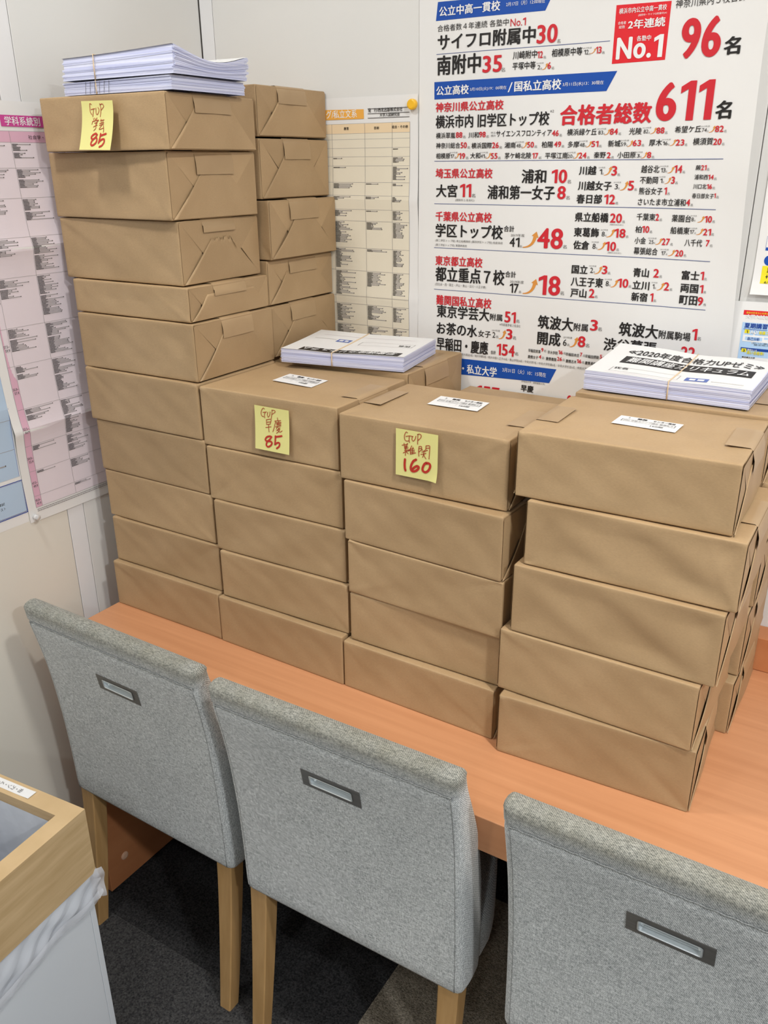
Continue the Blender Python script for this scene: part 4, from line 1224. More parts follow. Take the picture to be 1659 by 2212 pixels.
for i in range(5):
    lab = ['brown kraft parcel under the titled paper bundle, top of rear right stack', 'brown kraft parcel second from top in the rear right stack', 'brown kraft parcel third from top in the rear right stack',
           'brown kraft parcel fourth from top in the rear right stack', 'brown kraft parcel with gaping end flap, bottom of rear right stack on the table'][i]
    parcel('g%d' % i, (.711, .722, .728, .726, .7257)[i], (-.018, .000, .004, -.018, -.0405)[i], (.0, 0, 0, 0, -.008)[i], gz[i], gh[i], .305, lab, REAR_GROUP, d=.2310)

# address labels on three of the parcels
def label_on(key, corners_world, lines):
    t, w, d, h = parcels[key]
    c, s = math.cos(t.rotation_euler.z), math.sin(t.rotation_euler.z)
    def loc(p):
        dx, dy = p[0] - t.location.x, p[1] - t.location.y
        return np.array([dx * c + dy * s, -dx * s + dy * c])
    a, b, e = [loc(q) for q in corners_world]       # front-left, front-right, back-left
    def place(u, v, lift):
        q = a + (b - a) * u + (e - a) * v
        return (q[0], q[1], h + .0007 + lift)
    V, F = grid_vf(lambda u, v: place(u, v, 0), np.linspace(0, 1, 5), np.linspace(0, 1, 4))
    lab = mesh_obj('paper_label', V, F, M['paper'], t)
    pr = Print(place)
    pr.frame(.08, .42, .93, .66, .012, 'g')
    for s_, u0, v0, u1, hh, wgt in lines: pr.text(s_, u0, v0, u1, hh, 'g' if wgt == 0 else 'k', wgt, lift=.0006)
    pr.build(lab, {'g': 'label_text', 'k': 'label_heading'}, INK)
LBL = lambda last, n: [('3', .15, .76, .18, .10, 1), ('難関', .30, .74, .45, .14, 2), ('センター南校', .55, .74, .90, .14, 2), ('2020 合格力アップ講座 ' + last, .11, .47, .90, .14, 0), (n, .58, .20, .78, .13, 1), ('/        /', .36, .22, .52, .1, 0)]
label_on('d0', [(.159, -.132), (.256, -.140), (.155, -.073)], LBL('早慶講座', '100部'))
label_on('e0', [(.487, -.121), (.581, -.120), (.482, -.062)], LBL('難関私立', '160部'))
label_on('f0', [(.814, -.148), (.908, -.151), (.815, -.101)], LBL('難関私立', '160部'))

# ================================================================ sticky notes
def sticky(key, x, z, y, wid, hgt, rot, curl, corner, label):
    t = thing('sticky_note', label, 'sticky note', (x, y - .0006, TABLE + z), 0, 'yellow sticky notes on the parcels')
    cr, sr = math.cos(rot), math.sin(rot)
    def place(u, v, lift):
        px, pz = (u - .5) * wid, (v - 1) * hgt
        px, pz = px * cr - pz * sr, px * sr + pz * cr
        q = max(0.0, 1 - v - .12)
        off = curl * q ** 1.6 + corner * max(0, u + (1 - v) - 1.72) ** 2 * 9 + .0008
        return (px, -off - lift, pz)
    V, F = grid_vf(lambda u, v: place(u, v, 0), np.linspace(0, 1, 15), np.linspace(0, 1, 15))
    mesh_obj('note_sheet', V, F, M['note'], t, True)
    pr = Print(place)
    thin, thick = NOTE_STROKES[key]
    for st in thin: pr.stroke(st, .0155, 'n')
    for st in thick: pr.stroke(st, .042 if key != 'difficult' else .052, 'm', .0007)
    pr.build(t, INK_NAME, INK)
sticky('gakugei', -.0950, 1.0045, -.2475, .0780, .0775, -.02, .020, .0, 'curled yellow sticky note reading GUP 学芸 85 on the tall left stack')
sticky('waseda', .2385, .5075, -.2340, .0770, .0795, .0, .006, .0, 'yellow sticky note reading GUP 早慶 85 on the second front stack')
sticky('difficult', .5370, .5125, -.2425, .0765, .0780, .0, .0012, .006, 'yellow sticky note reading GUP 難関 160 on the third front stack')

# ================================================================ paper bundles
def bundle(x, y, z, yaw, w, d, layers, thick, fbot, ftop, label, seed, jitter=.0007, cover=None, band=(.55, 'y'), mat='bluish_paper', shift=None):
    t = thing('paper_bundle', label, 'paper bundle', (x, y, TABLE + z), yaw, 'banded paper bundles on the parcels')
    g = random.Random(seed)
    V, F = [], []
    us, vs = np.linspace(0, 1, 15), np.linspace(0, 1, 10)
    def surf(k):
        q = k / layers
        def fn(u, v): return fbot(u, v) * (1 - q) + (thick + ftop(u, v)) * q
        return fn
    offs = []
    cx = cy = 0
    for k in range(layers):
        if g.random() < .22: cx, cy = g.uniform(-2, 2) * jitter, g.uniform(-2, 2) * jitter
        offs.append((cx + g.uniform(-1, 1) * jitter, cy + g.uniform(-1, 1) * jitter))
    for k in range(layers):
        lo, hi = surf(k), surf(k + .86)
        ox, oy = offs[k]
        if shift: ox, oy = ox + shift(k / layers)[0], oy + shift(k / layers)[1]
        n0 = len(V)
        for fn in (lo, hi):
            V += [(ox + u * w, oy + v * d, fn(u, v)) for v in vs for u in us]
        nu, nv = len(us), len(vs)
        nn = nu * nv
        if k == layers - 1:
            F += [(n0 + nn + j * nu + i, n0 + nn + j * nu + i + 1, n0 + nn + (j + 1) * nu + i + 1, n0 + nn + (j + 1) * nu + i) for j in range(nv - 1) for i in range(nu - 1)]
        ring = [i for i in range(nu)] + [j * nu + nu - 1 for j in range(1, nv)] + [(nv - 1) * nu + i for i in range(nu - 2, -1, -1)] + [j * nu for j in range(nv - 2, 0, -1)]
        for a in range(len(ring)):
            b = (a + 1) % len(ring)
            F.append((n0 + ring[a], n0 + ring[b], n0 + nn + ring[b], n0 + nn + ring[a]))
    o = mesh_obj('sheets', V, F, M[mat], t, True)
    o['kind'] = 'stuff'
    for p in o.data.polygons: p.use_smooth = False
    core = mesh_obj('sheet_core', *grid_box(lambda u, v: fbot(u, v) + .0006, lambda u, v: thick + ftop(u, v) - .0012, w, d, .0022, shift), M[mat], t)
    core['kind'] = 'stuff'
    sx, sy = shift(1) if shift else (0, 0)
    def place(u, v, lift): return (sx + u * w, sy + v * d, thick + ftop(min(max(u, 0), 1), min(max(v, 0), 1)) + .0003 + lift)
    V, F = grid_vf(lambda u, v: place(u, v, 0), np.linspace(0, 1, 24), np.linspace(0, 1, 16))
    cv = mesh_obj('cover_sheet', V, F, M['paper'], t, True)
    if cover:
        pr = Print(place)
        cover(pr)
        pr.build(cv, INK_NAME, INK)
    # rubber band round the bundle
    u0 = band[0]
    path = [(u0 * w, -.0012, fbot(u0, 0)), (u0 * w + sx * .5, -.0016, (fbot(u0, 0) + thick + ftop(u0, 0)) / 2)]
    path += [(u0 * w + sx, sy + v * d - (.0012 if v == 0 else 0) + (.0012 if v == 1 else 0), thick + ftop(u0, v) + .0012) for v in np.linspace(0, 1, 12)]
    path += [(u0 * w, d + .0016, (fbot(u0, 1) + thick + ftop(u0, 1)) / 2), (u0 * w, d + .0012, fbot(u0, 1))]
    if shift: path = [(px + (shift(.4)[0] if i == 1 else 0), py, pz) for i, (px, py, pz) in enumerate(path)]
    mesh_obj('rubber_band', *tube_vf(path, .0011, 6), M['rubber'], t, True)
    return t, place

def grid_box(f0, f1, w, d, inset, shift=None):
    us, vs = np.linspace(0, 1, 15), np.linspace(0, 1, 10)
    V, F = [], []
    nu, nv = 15, 10
    for k, fn in enumerate((f0, f1)):
        s = (shift(k) if shift else (0, 0))
        V += [(s[0] + inset + u * (w - 2 * inset), s[1] + inset + v * (d - 2 * inset), fn(u, v)) for v in vs for u in us]
    nn = nu * nv
    F += [(nn + j * nu + i, nn + j * nu + i + 1, nn + (j + 1) * nu + i + 1, nn + (j + 1) * nu + i) for j in range(nv - 1) for i in range(nu - 1)]
    ring = [i for i in range(nu)] + [j * nu + nu - 1 for j in range(1, nv)] + [(nv - 1) * nu + i for i in range(nu - 2, -1, -1)] + [j * nu for j in range(nv - 2, 0, -1)]
    F += [(ring[a], ring[(a + 1) % len(ring)], nn + ring[(a + 1) % len(ring)], nn + ring[a]) for a in range(len(ring))]
    return V, F

def cover_print(title, flip=False):
    def fn(pr):
        if flip:
            base = pr.place
            pr.place = lambda u, v, lift: base(1 - u, 1 - v, lift)
            # this sheet lies turned round: its dark heading runs along the edge nearest the viewer
            pr.rect(.05, .83, .86, .985, 'k', 20, 3)
            pr.text(title, .08, .85, .84, .115, 'w', 1, .2)
            pr.frame(.06, .40, .50, .56, .004, 'l')
            pr.text('氏名', .08, .48, .17, .06, 'k', 2)
            pr.rect(.60, .36, .715, .475, 'V', 6, 3)
            for k in range(2): pr.rect(.620 + .044 * k, .39, .650 + .048 * k, .445, 'w', 2, 2)
            for k in range(22): pr.rect(.735 + .0085 * k, .38, .740 + .0085 * k, .392, 'T', 2, 2)
            pr.rect(.12, .20, .90, .208, 'Q', 20, 2)
            return
        pr.rect(.13, .40, .945, .625, 'k', 20, 3)
        pr.text('≪2020年度合格力UPゼミ≫', .115, .675, .975, .185, 'k', 1)
        pr.text(title, .165, .43, .92, .165, 'w', 1, .2)
        pr.frame(.13, .10, .56, .24, .004, 'l')
        pr.text('氏名', .15, .17, .235, .06, 'k', 2)
        pr.rect(.60, .085, .735, .20, 'V', 6, 3)
        for k in range(2): pr.rect(.625 + .048 * k, .115, .66 + .052 * k, .17, 'w', 2, 2)
        for k in range(22): pr.rect(.755 + .0085 * k, .115, .760 + .0085 * k, .128, 'T', 2, 2)
        pr.rect(.12, .045, .95, .052, 'Q', 20, 2)
    return fn

sag = lambda u, v: -.004 * math.sin(math.pi * v) * .0
# bundle on the rear right stack, title towards the viewer
fb = lambda u, v: .0004 + .0022 * v * v
ft = lambda u, v: .0135 * max(0.0, v) ** 1.7 * (1 - .45 * u) + .0030 * math.cos(math.pi * 2 * (u - .52)) * -(.6 + .4 * v) * math.exp(-((u - .55) / .22) ** 2) + .0012 * (1 - u)
bundle(.717, .002, .5505, -.012, .262, .183, 34, .0305, fb, ft, 'bundle of white handouts titled 2020年度合格力UPゼミ on rear right stack', 3, jitter=.0006, cover=cover_print('難関講座カリキュラム'), band=(.53, 'y'))
# bundle on the second rear stack, lying upside down to the viewer
fb2 = lambda u, v: .0006 + .003 * (1 - v) ** 2 * 0
ft2 = lambda u, v: .004 * (1 - v) * (1 - u) * .3 + .0075 * max(0, v - .1) ** 1.5 * (1 - .8 * u) - .0022 * math.exp(-((u - .43) / .18) ** 2) * (1 - .6 * v) + .0025 * u * u
bundle(.106, -.036, .5358, .165, .262, .183, 28, .0265, fb2, ft2, 'bundle of white handouts lying upside down on the second rear stack', 5, jitter=.0006, cover=cover_print('早慶講座カリキュラム', True), band=(.43, 'y'))
# large bundle on the tall left stack: a small pile under a bigger bent one
fb3 = lambda u, v: .0008
ft3 = lambda u, v: .002 * u - .0015 * v
lo_t, _ = bundle(-.193, -.232, 1.0155, .010, .258, .183, 20, .0205, fb3, ft3, 'lower flat pile of white handouts on the tall left stack', 8, jitter=.0008, band=(.32, 'y'))
fb4 = lambda u, v: .0004 - .0000 * v
ft4 = lambda u, v: .0075 * u ** 1.5 * (1 - v) ** 2 - .0155 * math.sin(math.pi * min(1, v * .95)) ** 1.2 * (.35 + .65 * u) + .004 * v
sh4 = lambda q: (.0 + .010 * q * 0, .003 * math.sin(3 * q))
up_t, pl4 = bundle(-.187, -.236, 1.0385, .012, .263, .183, 34, .0355, fb4, ft4, 'upper bent pile of white handouts on the tall left stack', 9, jitter=.0014, band=(.31, 'y'), shift=sh4)
# dark index ticks printed on the front edge of the lower pile
V, F = [], []
for k in range(6):
    x0 = .055 + .0115 * k
    for a in range(6):
        z0, z1 = .0014 + .0031 * a, .0014 + .0031 * (a + 1)
        n = len(V)
        V += [(x0 + .0006 * a, -.0022, z0), (x0 + .0009 + .0006 * a, -.0022, z0), (x0 + .0009 + .0006 * (a + 1), -.0022, z1), (x0 + .0006 * (a + 1), -.0022, z1)]
        F.append((n, n + 1, n + 2, n + 3))
mesh_obj('index_ticks', V, F, INK['k'], lo_t)

# ================================================================ posters on the back wall
def wall_place(lift_fn, base):
    def place(x, z, lift): return (x, YW - base - lift_fn(x, z) - lift, z)
    return place
def local(place, o):
    L = o.location
    return lambda u, v, lift: tuple(np.array(place(u, v, lift)) - np.array(L))

# big results poster
t = thing('results_poster', 'large white results poster with red totals and blue banners on the back wall', 'poster', (.575, YW - .002, 1.62))
def edge_x(z): return .8995 - .0125 * min(1, max(0, (z - 1.28) / .47))
def lift1(x, z):
    e = max(0.0, (x - .70) / .19)
    return .030 * e ** 2 * min(1, max(0, (z - 1.29) / .30)) + .0012 * (1 + math.sin(x * 19 + z * 7))
pl = local(wall_place(lift1, .0016), t)
V, F = grid_vf(lambda u, v: pl(.258 + .006 * (1 - v) + u * (edge_x(1.02 + .95 * v) - .258 - .006 * (1 - v)), 1.02 + .95 * v, 0), np.linspace(0, 1, 49), np.linspace(0, 1, 40))
mesh_obj('poster_sheet', V, F, M['poster_paper'], t, True)
pr = Print(pl)
for k, pts, c in RESULTS_SHAPES:
    if k == 'poly': pr.poly(pts, c)
    else: pr.arrow(pts[0], pts[1], c)
for s, x0, z0, x1, h, c, w in RESULTS_TEXT: pr.text(s, x0, z0, x1, h, c, w)
pr.build(t, INK_NAME, INK)

# two small flyers at the right
def flyer(name, label, x0, z0, x1, z1, texts, shapes, base, li):
    t = thing(name, label, 'flyer', ((x0 + x1) / 2, YW - .002, z0))
    pl = local(wall_place(li, base), t)
    V, F = grid_vf(lambda u, v: pl(x0 + u * (x1 - x0), z0 + v * (z1 - z0), 0), np.linspace(0, 1, 14), np.linspace(0, 1, 18))
    mesh_obj('flyer_sheet', V, F, M['poster_paper'], t, True)
    pr = Print(pl)
    for k, pts, c in shapes:
        if k == 'disc':
            (cx, cz), (r, _) = pts
            pr.poly([(cx + r * math.cos(a) * (1 + .04 * (i % 2)), cz + r * math.sin(a) * (1 + .04 * (i % 2))) for i, a in enumerate(np.linspace(0, 2 * math.pi, 48, endpoint=False))], c)
        else:
            xs = [min(q[0], x1 - .006) for q in pts]
            zs = [min(max(q[1], z0 + .004), z1 - .004) for q in pts]
            pr.poly(list(zip(xs, zs)), c)
    for s, a, b, c_, h, c, w in texts: pr.text(s, a, b, c_, h, c, w)
    pr.build(t, INK_NAME, INK)
flyer('summer_flyer', 'white flyer with yellow block and navy badge at the right picture edge', .9180, 1.3905, 1.128, 1.688, SUMMER_TEXT, SUMMER_SHAPES, .0030, lambda x, z: .008 * max(0, (1.43 - z) / .04) ** 2)
flyer('course_flyer', 'white flyer with red heading and sky blue panel below the yellow one', .8850, 1.0800, 1.095, 1.3770, COURSE_TEXT, COURSE_SHAPES, .0008, lambda x, z: .0008 * (1 + math.sin(x * 60 + z * 40)))

# ---- score charts: grids with tiny lettering
def chart_lines(pr, x, z, n, width, pitch, g, size=1.0):
    """n tiny entries: dark name, dotted leader, dark end mark"""
    for k in range(n):
        zz = z - pitch * (k + 1)
        hh = pitch * .70
        wn = g.uniform(.13, .24) * width
        full = (g.betavariate(2.0, 2.6) * .75 + .18) * width
        if full < wn: full = wn * 1.4
        q = x
        while q < x + wn:
            wd = g.uniform(.0011, .0019) * size
            pr.rect(q, zz, q + wd, zz + hh, 't', 2, 2)
            q += wd + .00035
        if g.random() < .85:
            pr.rect(x + wn + .0004, zz + hh * .12, x + full, zz + hh * .85, 'T', 2, 2)
            pr.rect(x + full, zz + hh * .1, x + full + .0020 * size, zz + hh, 't', 2, 2)

# yellow chart beside the big poster
t = thing('university_chart', 'cream ranking chart with amber heading beside the big results poster', 'poster', (.05, YW - .002, 1.40))
CR = ((1.5295, .0040), (1.3302, .0030))
def lift2(x, z):
    o = .0006
    for zc, a in CR: o += a * math.exp(-abs(z - zc) / .030)
    return o
pl = local(wall_place(lift2, .0012), t)
V, F = grid_vf(lambda u, v: pl(-.20 + u * (.4563 + .0087 * (1 - v)), 1.15 + .577 * v, 0), np.linspace(0, 1, 20), np.linspace(0, 1, 90))
mesh_obj('poster_sheet', V, F, M['poster_paper'], t, True)
pr = Print(pl)
gx = [-.19, -.03, .050, .1321, .1979, .2392]
gz_ = [1.6777, 1.6591, 1.6482, 1.6314, 1.6147, 1.5972, 1.5649, 1.5391, 1.5113, 1.488, 1.4326, 1.3851, 1.3305, 1.3134, 1.268, 1.2272, 1.17]
pr.poly([(gx[0], gz_[-1]), (gx[-1], gz_[-1]), (gx[-1], gz_[0]), (gx[0], gz_[0])], 'c', 8, 60)
pr.rect(gx[0], gz_[1], gx[-1], gz_[0], 'C')
for z in gz_: pr.rect(gx[0], z - .0003, gx[-1], z + .0003, 'l')
for x in gx: pr.poly([(x - .0003, gz_[-1]), (x + .0003, gz_[-1]), (x + .0003, gz_[0]), (x - .0003, gz_[0])], 'l', 2, 60)
for k, pts, c in RANKING_SHAPES: pr.poly(pts, c)
for s, a, b, c_, h, c, w in RANKING_TEXT: pr.text(s, a, b, c_, h, c, w)
g = random.Random(11)
counts = {3: (1, 0, 0, 1), 4: (1, 1, 0, 4), 5: (2, 1, 0, 10), 6: (5, 4, 1, 2), 7: (4, 3, 2, 4), 8: (4, 5, 1, 7), 9: (9, 17, 6, 12), 10: (9, 16, 2, 13), 11: (12, 20, 12, 18), 13: (10, 15, 12, 12), 14: (11, 13, 13, 13), 15: (9, 12, 12, 12)}
for r, cs in counts.items():
    for c_, n in zip((1, 2, 3, 4), cs):
        wd = gx[c_ + 1] - gx[c_]
        n = min(n, int((gz_[r] - gz_[r + 1] - .002) / .00255))
        if n: chart_lines(pr, gx[c_] + .0018, gz_[r] - .0012, n, wd * (.95 if c_ != 2 else .75), .00255, g)
pr.build(t, INK_NAME, INK)
v, f = tube_vf([(0, 0, 0), (0, -.006, 0), (0, -.0085, 0), (0, -.0095, 0)], [.0098, .0100, .0092, .0070], 24)
m_ = tag(mesh_obj('round_magnet', v, f, M['magnet'], None, False, (.2473, YW - .0045, 1.7085)), 'round yellow magnet pinning the cream chart to the wall', 'magnet')

# pink chart and blue chart on the left wall
def left_place(lift_fn, base):
    def place(u, z, lift):
        return (XL + base + lift_fn(u, z) + lift, u + .0225 * (.96 - z) / .7 - .003, z)
    return place
CP = ((1.458, .0075), (1.118, .0090))
def lift3(u, z):
    o = .0006
    z = z - .035 * (u + .26)
    for zc, a in CP: o += a * math.exp(-abs(z - zc) / .035)
    return o + .0006 * math.sin(u * 30 + z * 11)
t = thing('department_chart', 'pink department score chart taped to the left wall behind the tall stack', 'poster', (XL + .001, -.25, 1.3))
pl = local(left_place(lift3, .0016), t)
V, F = grid_vf(lambda u, v: pl(-.378 + u * .293, .922 + .789 * v, 0), np.linspace(0, 1, 16), np.linspace(0, 1, 120))
mesh_obj('poster_sheet', V, F, M['poster_paper'], t, True)
pr = Print(pl)
z_ = [.7 + q for q in (.961, .942, .8985, .8465, .778, .707, .6155, .5435, .4585, .383, .329, .2755, .251)]
cA, cB, cC = -.2585, -.171, -.09
pr.poly([(-.3590, z_[-1]), (cC, z_[-1]), (cC, z_[0]), (-.3590, z_[0])], 'Q', 6, 90)
pr.poly([(-.3590, z_[-1]), (-.3440, z_[-1]), (-.3440, z_[0]), (-.3590, z_[0])], 'q', 2, 90)
pr.rect(-.3590, z_[1], cC, z_[0], 'q')
for z in z_: pr.rect(-.3590, z - .0003, cC, z + .0003, 'l')
for u in (-.3590, -.3440, cA, cB): pr.poly([(u - .0003, z_[-1]), (u + .0003, z_[-1]), (u + .0003, z_[0]), (u - .0003, z_[0])], 'l', 2, 90)
pr.rect(-.272, 1.6685, -.15, 1.6875, 'P')
pr.text('学科系統別', -.2635, 1.6705, -.1885, .0150, 'w', 1)
pr.frame(-.372, 1.6680, -.2775, 1.6900, .0010, 'P')
pr.text('度', -.2975, 1.6710, -.2825, .0160, 'P', 1)
pr.text('文・人文学', -.345, 1.6480, -.2945, .0070, 'k', 0)
pr.text('社会学・国際', -.2195, 1.6480, -.165, .0070, 'k', 0)
for s1, s2, zc in (('60.0~', '62.4', 1.368), ('57.5~', '59.9', 1.279), ('55.0~', '57.4', 1.196), ('52.5~', '54.9', 1.1165), ('50.0~', '52.4', 1.0535), ('47.5~', '49.9', 1.0005), ('45.0~', '47.4', .9625)):
    pr.text(s1, -.3580, zc + .0012, -.3455, .0052, 'g', 1)
    pr.text(s2, -.3560, zc - .0062, -.3460, .0052, 'g', 1)
g = random.Random(5)
for c_, wd, cs in ((-.342, .075, (2, 3, 6, 10, 12, 14, 17, 10, 9, 4, 2, 0)), (cA + .0015, .068, (0, 10, 13, 15, 24, 30, 24, 26, 28, 14, 7, 2)), (cB + .0015, .068, (0, 6, 8, 14, 18, 24, 20, 22, 20, 12, 8, 3))):
    for r, n in enumerate(cs):
        if r == 0: continue
        n = min(n, int((z_[r] - z_[r + 1] - .002) / .0026)) if r + 1 < len(z_) else 0
        if n > 0:
            a = n if n < 9 else int(n * g.uniform(.45, .62))
            chart_lines(pr, c_, z_[r] - .0015, a, wd, .0025, g)
            if n > a + 1: chart_lines(pr, c_, z_[r] - .0015 - .0025 * (a + 1), n - a - 1, wd, .0025, g)
for k in range(2):
    q = -.357
    while q < -.11:
        wd = g.uniform(.002, .006)
        pr.rect(q, .9455 - .0036 * k, q + wd, .9474 - .0036 * k, 'T', 2, 2)
        q += wd + .0006
pr.build(t, INK_NAME, INK)

t = thing('subject_chart', 'pale blue score chart on the left wall at the picture edge', 'poster', (XL + .001, -.50, 1.3))
def left_place2(u, z, lift):
    return (XL + .0006 + .0006 * math.sin(u * 25 + z * 9) + .004 * math.exp(-abs(z - 1.16) / .03) + lift, u + .004 * (1.2 - z), z)
pl = local(left_place2, t)
V, F = grid_vf(lambda u, v: pl(-.72 + u * .3375, .927 + .785 * v, 0), np.linspace(0, 1, 16), np.linspace(0, 1, 50))
mesh_obj('poster_sheet', V, F, M['poster_paper'], t, True)
pr = Print(pl)
pr.poly([(-.70, 1.027), (-.387, 1.027), (-.387, 1.63), (-.70, 1.63)], 'L', 8, 40)
for z in (1.56, 1.48, 1.40, 1.32, 1.24, 1.144, 1.084): pr.rect(-.70, z - .0004, -.387, z + .0004, 'l')
pr.rect(-.387, 1.027, -.3863, 1.63, 'V', 2, 40)
g = random.Random(3)
for z, n in ((1.62, 6), (1.54, 8), (1.46, 6), (1.38, 9), (1.30, 8), (1.22, 10), (1.125, 6), (1.068, 5)):
    chart_lines(pr, -.47, z, n, .078, .0045, g)
pr.rect(-.70, .9520, -.3845, 1.0160, 'L')
pr.frame(-.70, .9480, -.3815, 1.0190, .0016, 'D')
pr.frame(-.70, .9505, -.3842, 1.0162, .0007, 'D')
pr.rect(-.4170, .9850, -.3975, 1.0045, 'c')
pr.text('あなたに合う', -.4150, .9985, -.4020, .0032, 'g', 0); pr.text('最新の参考書で', -.4150, .9935, -.4000, .0032, 'g', 0); pr.text('苦手克服が可能', -.4150, .9885, -.4000, .0032, 'g', 0)
pr.rect(-.470, .9580, -.4130, .9905, 'w'); pr.rect(-.465, .9630, -.4265, .9870, 'C')
pr.text('模試', -.445, .9790, -.4290, .0060, 'k', 1); pr.text('テスト', -.447, .9690, -.4290, .0060, 'k', 1)
pr.build(t, INK_NAME, INK)
v, f = tube_vf([(0, 0, 0), (.003, 0, 0), (.006, 0, 0), (.009, 0, 0), (.0105, 0, 0)], [.0062, .0050, .0052, .0060, .0035], 16)
tag(mesh_obj('push_pin', v, f, M['pin'], None, True, (XL + .0042, -.3685, .9335)), 'clear round push pin holding the lower poster edge on the left wall', 'push pin')

# ================================================================ chairs
RZ = [(.352, .000, .076), (.45, -.002, .078), (.557, -.008, .071), (.664, -.018, .047), (.742, -.032, .017), (.79, -.043, -.005), (.812, -.0465, -.012)]
def prof(z):
    za, r, f_ = zip(*RZ)
    return float(np.interp(z, za, r)), float(np.interp(z, za, f_))
def smooth_prof(z):
    k = [prof(min(max(z + dz, .352), .812)) for dz in (-.03, -.015, 0, .015, .03)]
    return sum(q[0] for q in k) / 5, sum(q[1] for q in k) / 5
HA, CR_ = .2245, .013
HX0, HX1, HZ0, HZ1 = -.041, .041, .6905, .7095
def backrest_vf():
    xs = [-HA + CR_, -.20, -.15, -.10, -.06, HX0, -.02, 0, .02, HX1, .06, .10, .15, .20, HA - CR_]
    zs = [.354, .362, .38, .41, .45, .50, .55, .60, .64, .67, HZ0, HZ1, .725, .745, .765, .779, .7875, .7925, .80, .812]
    V, F, rows = [], [], []
    def loop(z, ry, fy, ax, cr):
        L = [(x * (ax - cr) / (HA - CR_), ry, z) for x in xs]
        for a in (30, 60): L.append((ax - cr + cr * math.sin(math.radians(a)), ry + cr * (1 - math.cos(math.radians(a))), z))
        for t_ in np.linspace(0, 1, 4): L.append((ax + .0015 * math.sin(math.pi * t_), ry + cr + (fy - ry - 2 * cr) * t_, z))
        for a in (60, 30): L.append((ax - cr + cr * math.sin(math.radians(a)), fy - cr * (1 - math.cos(math.radians(a))), z))
        L += [(-p[0], fy, z) for p in [(x * (ax - cr) / (HA - CR_), 0, 0) for x in xs]]
        for a in (30, 60): L.append((-(ax - cr + cr * math.sin(math.radians(a))), fy - cr * (1 - math.cos(math.radians(a))), z))
        for t_ in np.linspace(1, 0, 4): L.append((-(ax + .0015 * math.sin(math.pi * t_)), ry + cr + (fy - ry - 2 * cr) * t_, z))
        for a in (60, 30): L.append((-(ax - cr + cr * math.sin(math.radians(a))), ry + cr * (1 - math.cos(math.radians(a))), z))
        return L
    lev = []
    for z in zs:
        r, f_ = smooth_prof(z)
        sink = .0022 if abs(z - .7875) < .001 else 0.0          # seam groove
        flare = .004 * max(0, (z - .55) / .26)
        b = .005 * max(0, 1 - (z - .352) / .012)
        lev.append((z, r + sink + b, f_ - b, HA + flare - .003 * max(0, 1 - (z - .352) / .012), min(CR_, (f_ - r) / 2.3)))
    r, f_ = smooth_prof(.812)
    mid, half = (r + f_) / 2, (f_ - r) / 2
    for a in (20, 40, 58, 74, 86):
        ca, sa = math.cos(math.radians(a)), math.sin(math.radians(a))
        lev.append((.812 + .0165 * sa, mid - half * ca, mid + half * ca, HA + .004 - .012 * (1 - ca), max(.0006, half * ca / 2.3)))
    for q in lev: rows.append(loop(*q))
    n = len(rows[0])
    for L in rows: V += L
    hi, hj = zs.index(HZ0), xs.index(HX0)
    hj1 = xs.index(HX1)
    for i in range(len(rows) - 1):
        for k in range(n):
            if i == hi and hj <= k < hj1: continue
            F.append((i * n + k, i * n + (k + 1) % n, (i + 1) * n + (k + 1) % n, (i + 1) * n + k))
    F.append(tuple(range(n - 1, -1, -1)))
    top = (len(rows) - 1) * n
    F.append(tuple(top + k for k in range(n)))
    return V, F

def leg_vf(x, y0, y1, z1, s0=.019, s1=.014, bend=0.0):
    V, F = [], []
    m = 9
    for i in range(m):
        t_ = i / (m - 1)
        z = z1 * (1 - t_)
        y = y0 + (y1 - y0) * t_ ** 1.2
        s = s0 + (s1 - s0) * t_
        c = .0022
        for sx, sy in ((-1, -1), (1, -1), (1, 1), (-1, 1)):
            for e in (0, 1):
                ex = s - (c if (e == 1) == (sx * sy > 0) else 0)
                ey = s - (c if (e == 0) == (sx * sy > 0) else 0)
                V.append((x + sx * ex, y + sy * ey, z))
    for i in range(m - 1):
        for k in range(8): F.append((i * 8 + k, (i + 1) * 8 + k, (i + 1) * 8 + (k + 1) % 8, i * 8 + (k + 1) % 8))
    F.append(tuple(range(8)))
    F.append(tuple((m - 1) * 8 + k for k in range(7, -1, -1)))
    return V, F

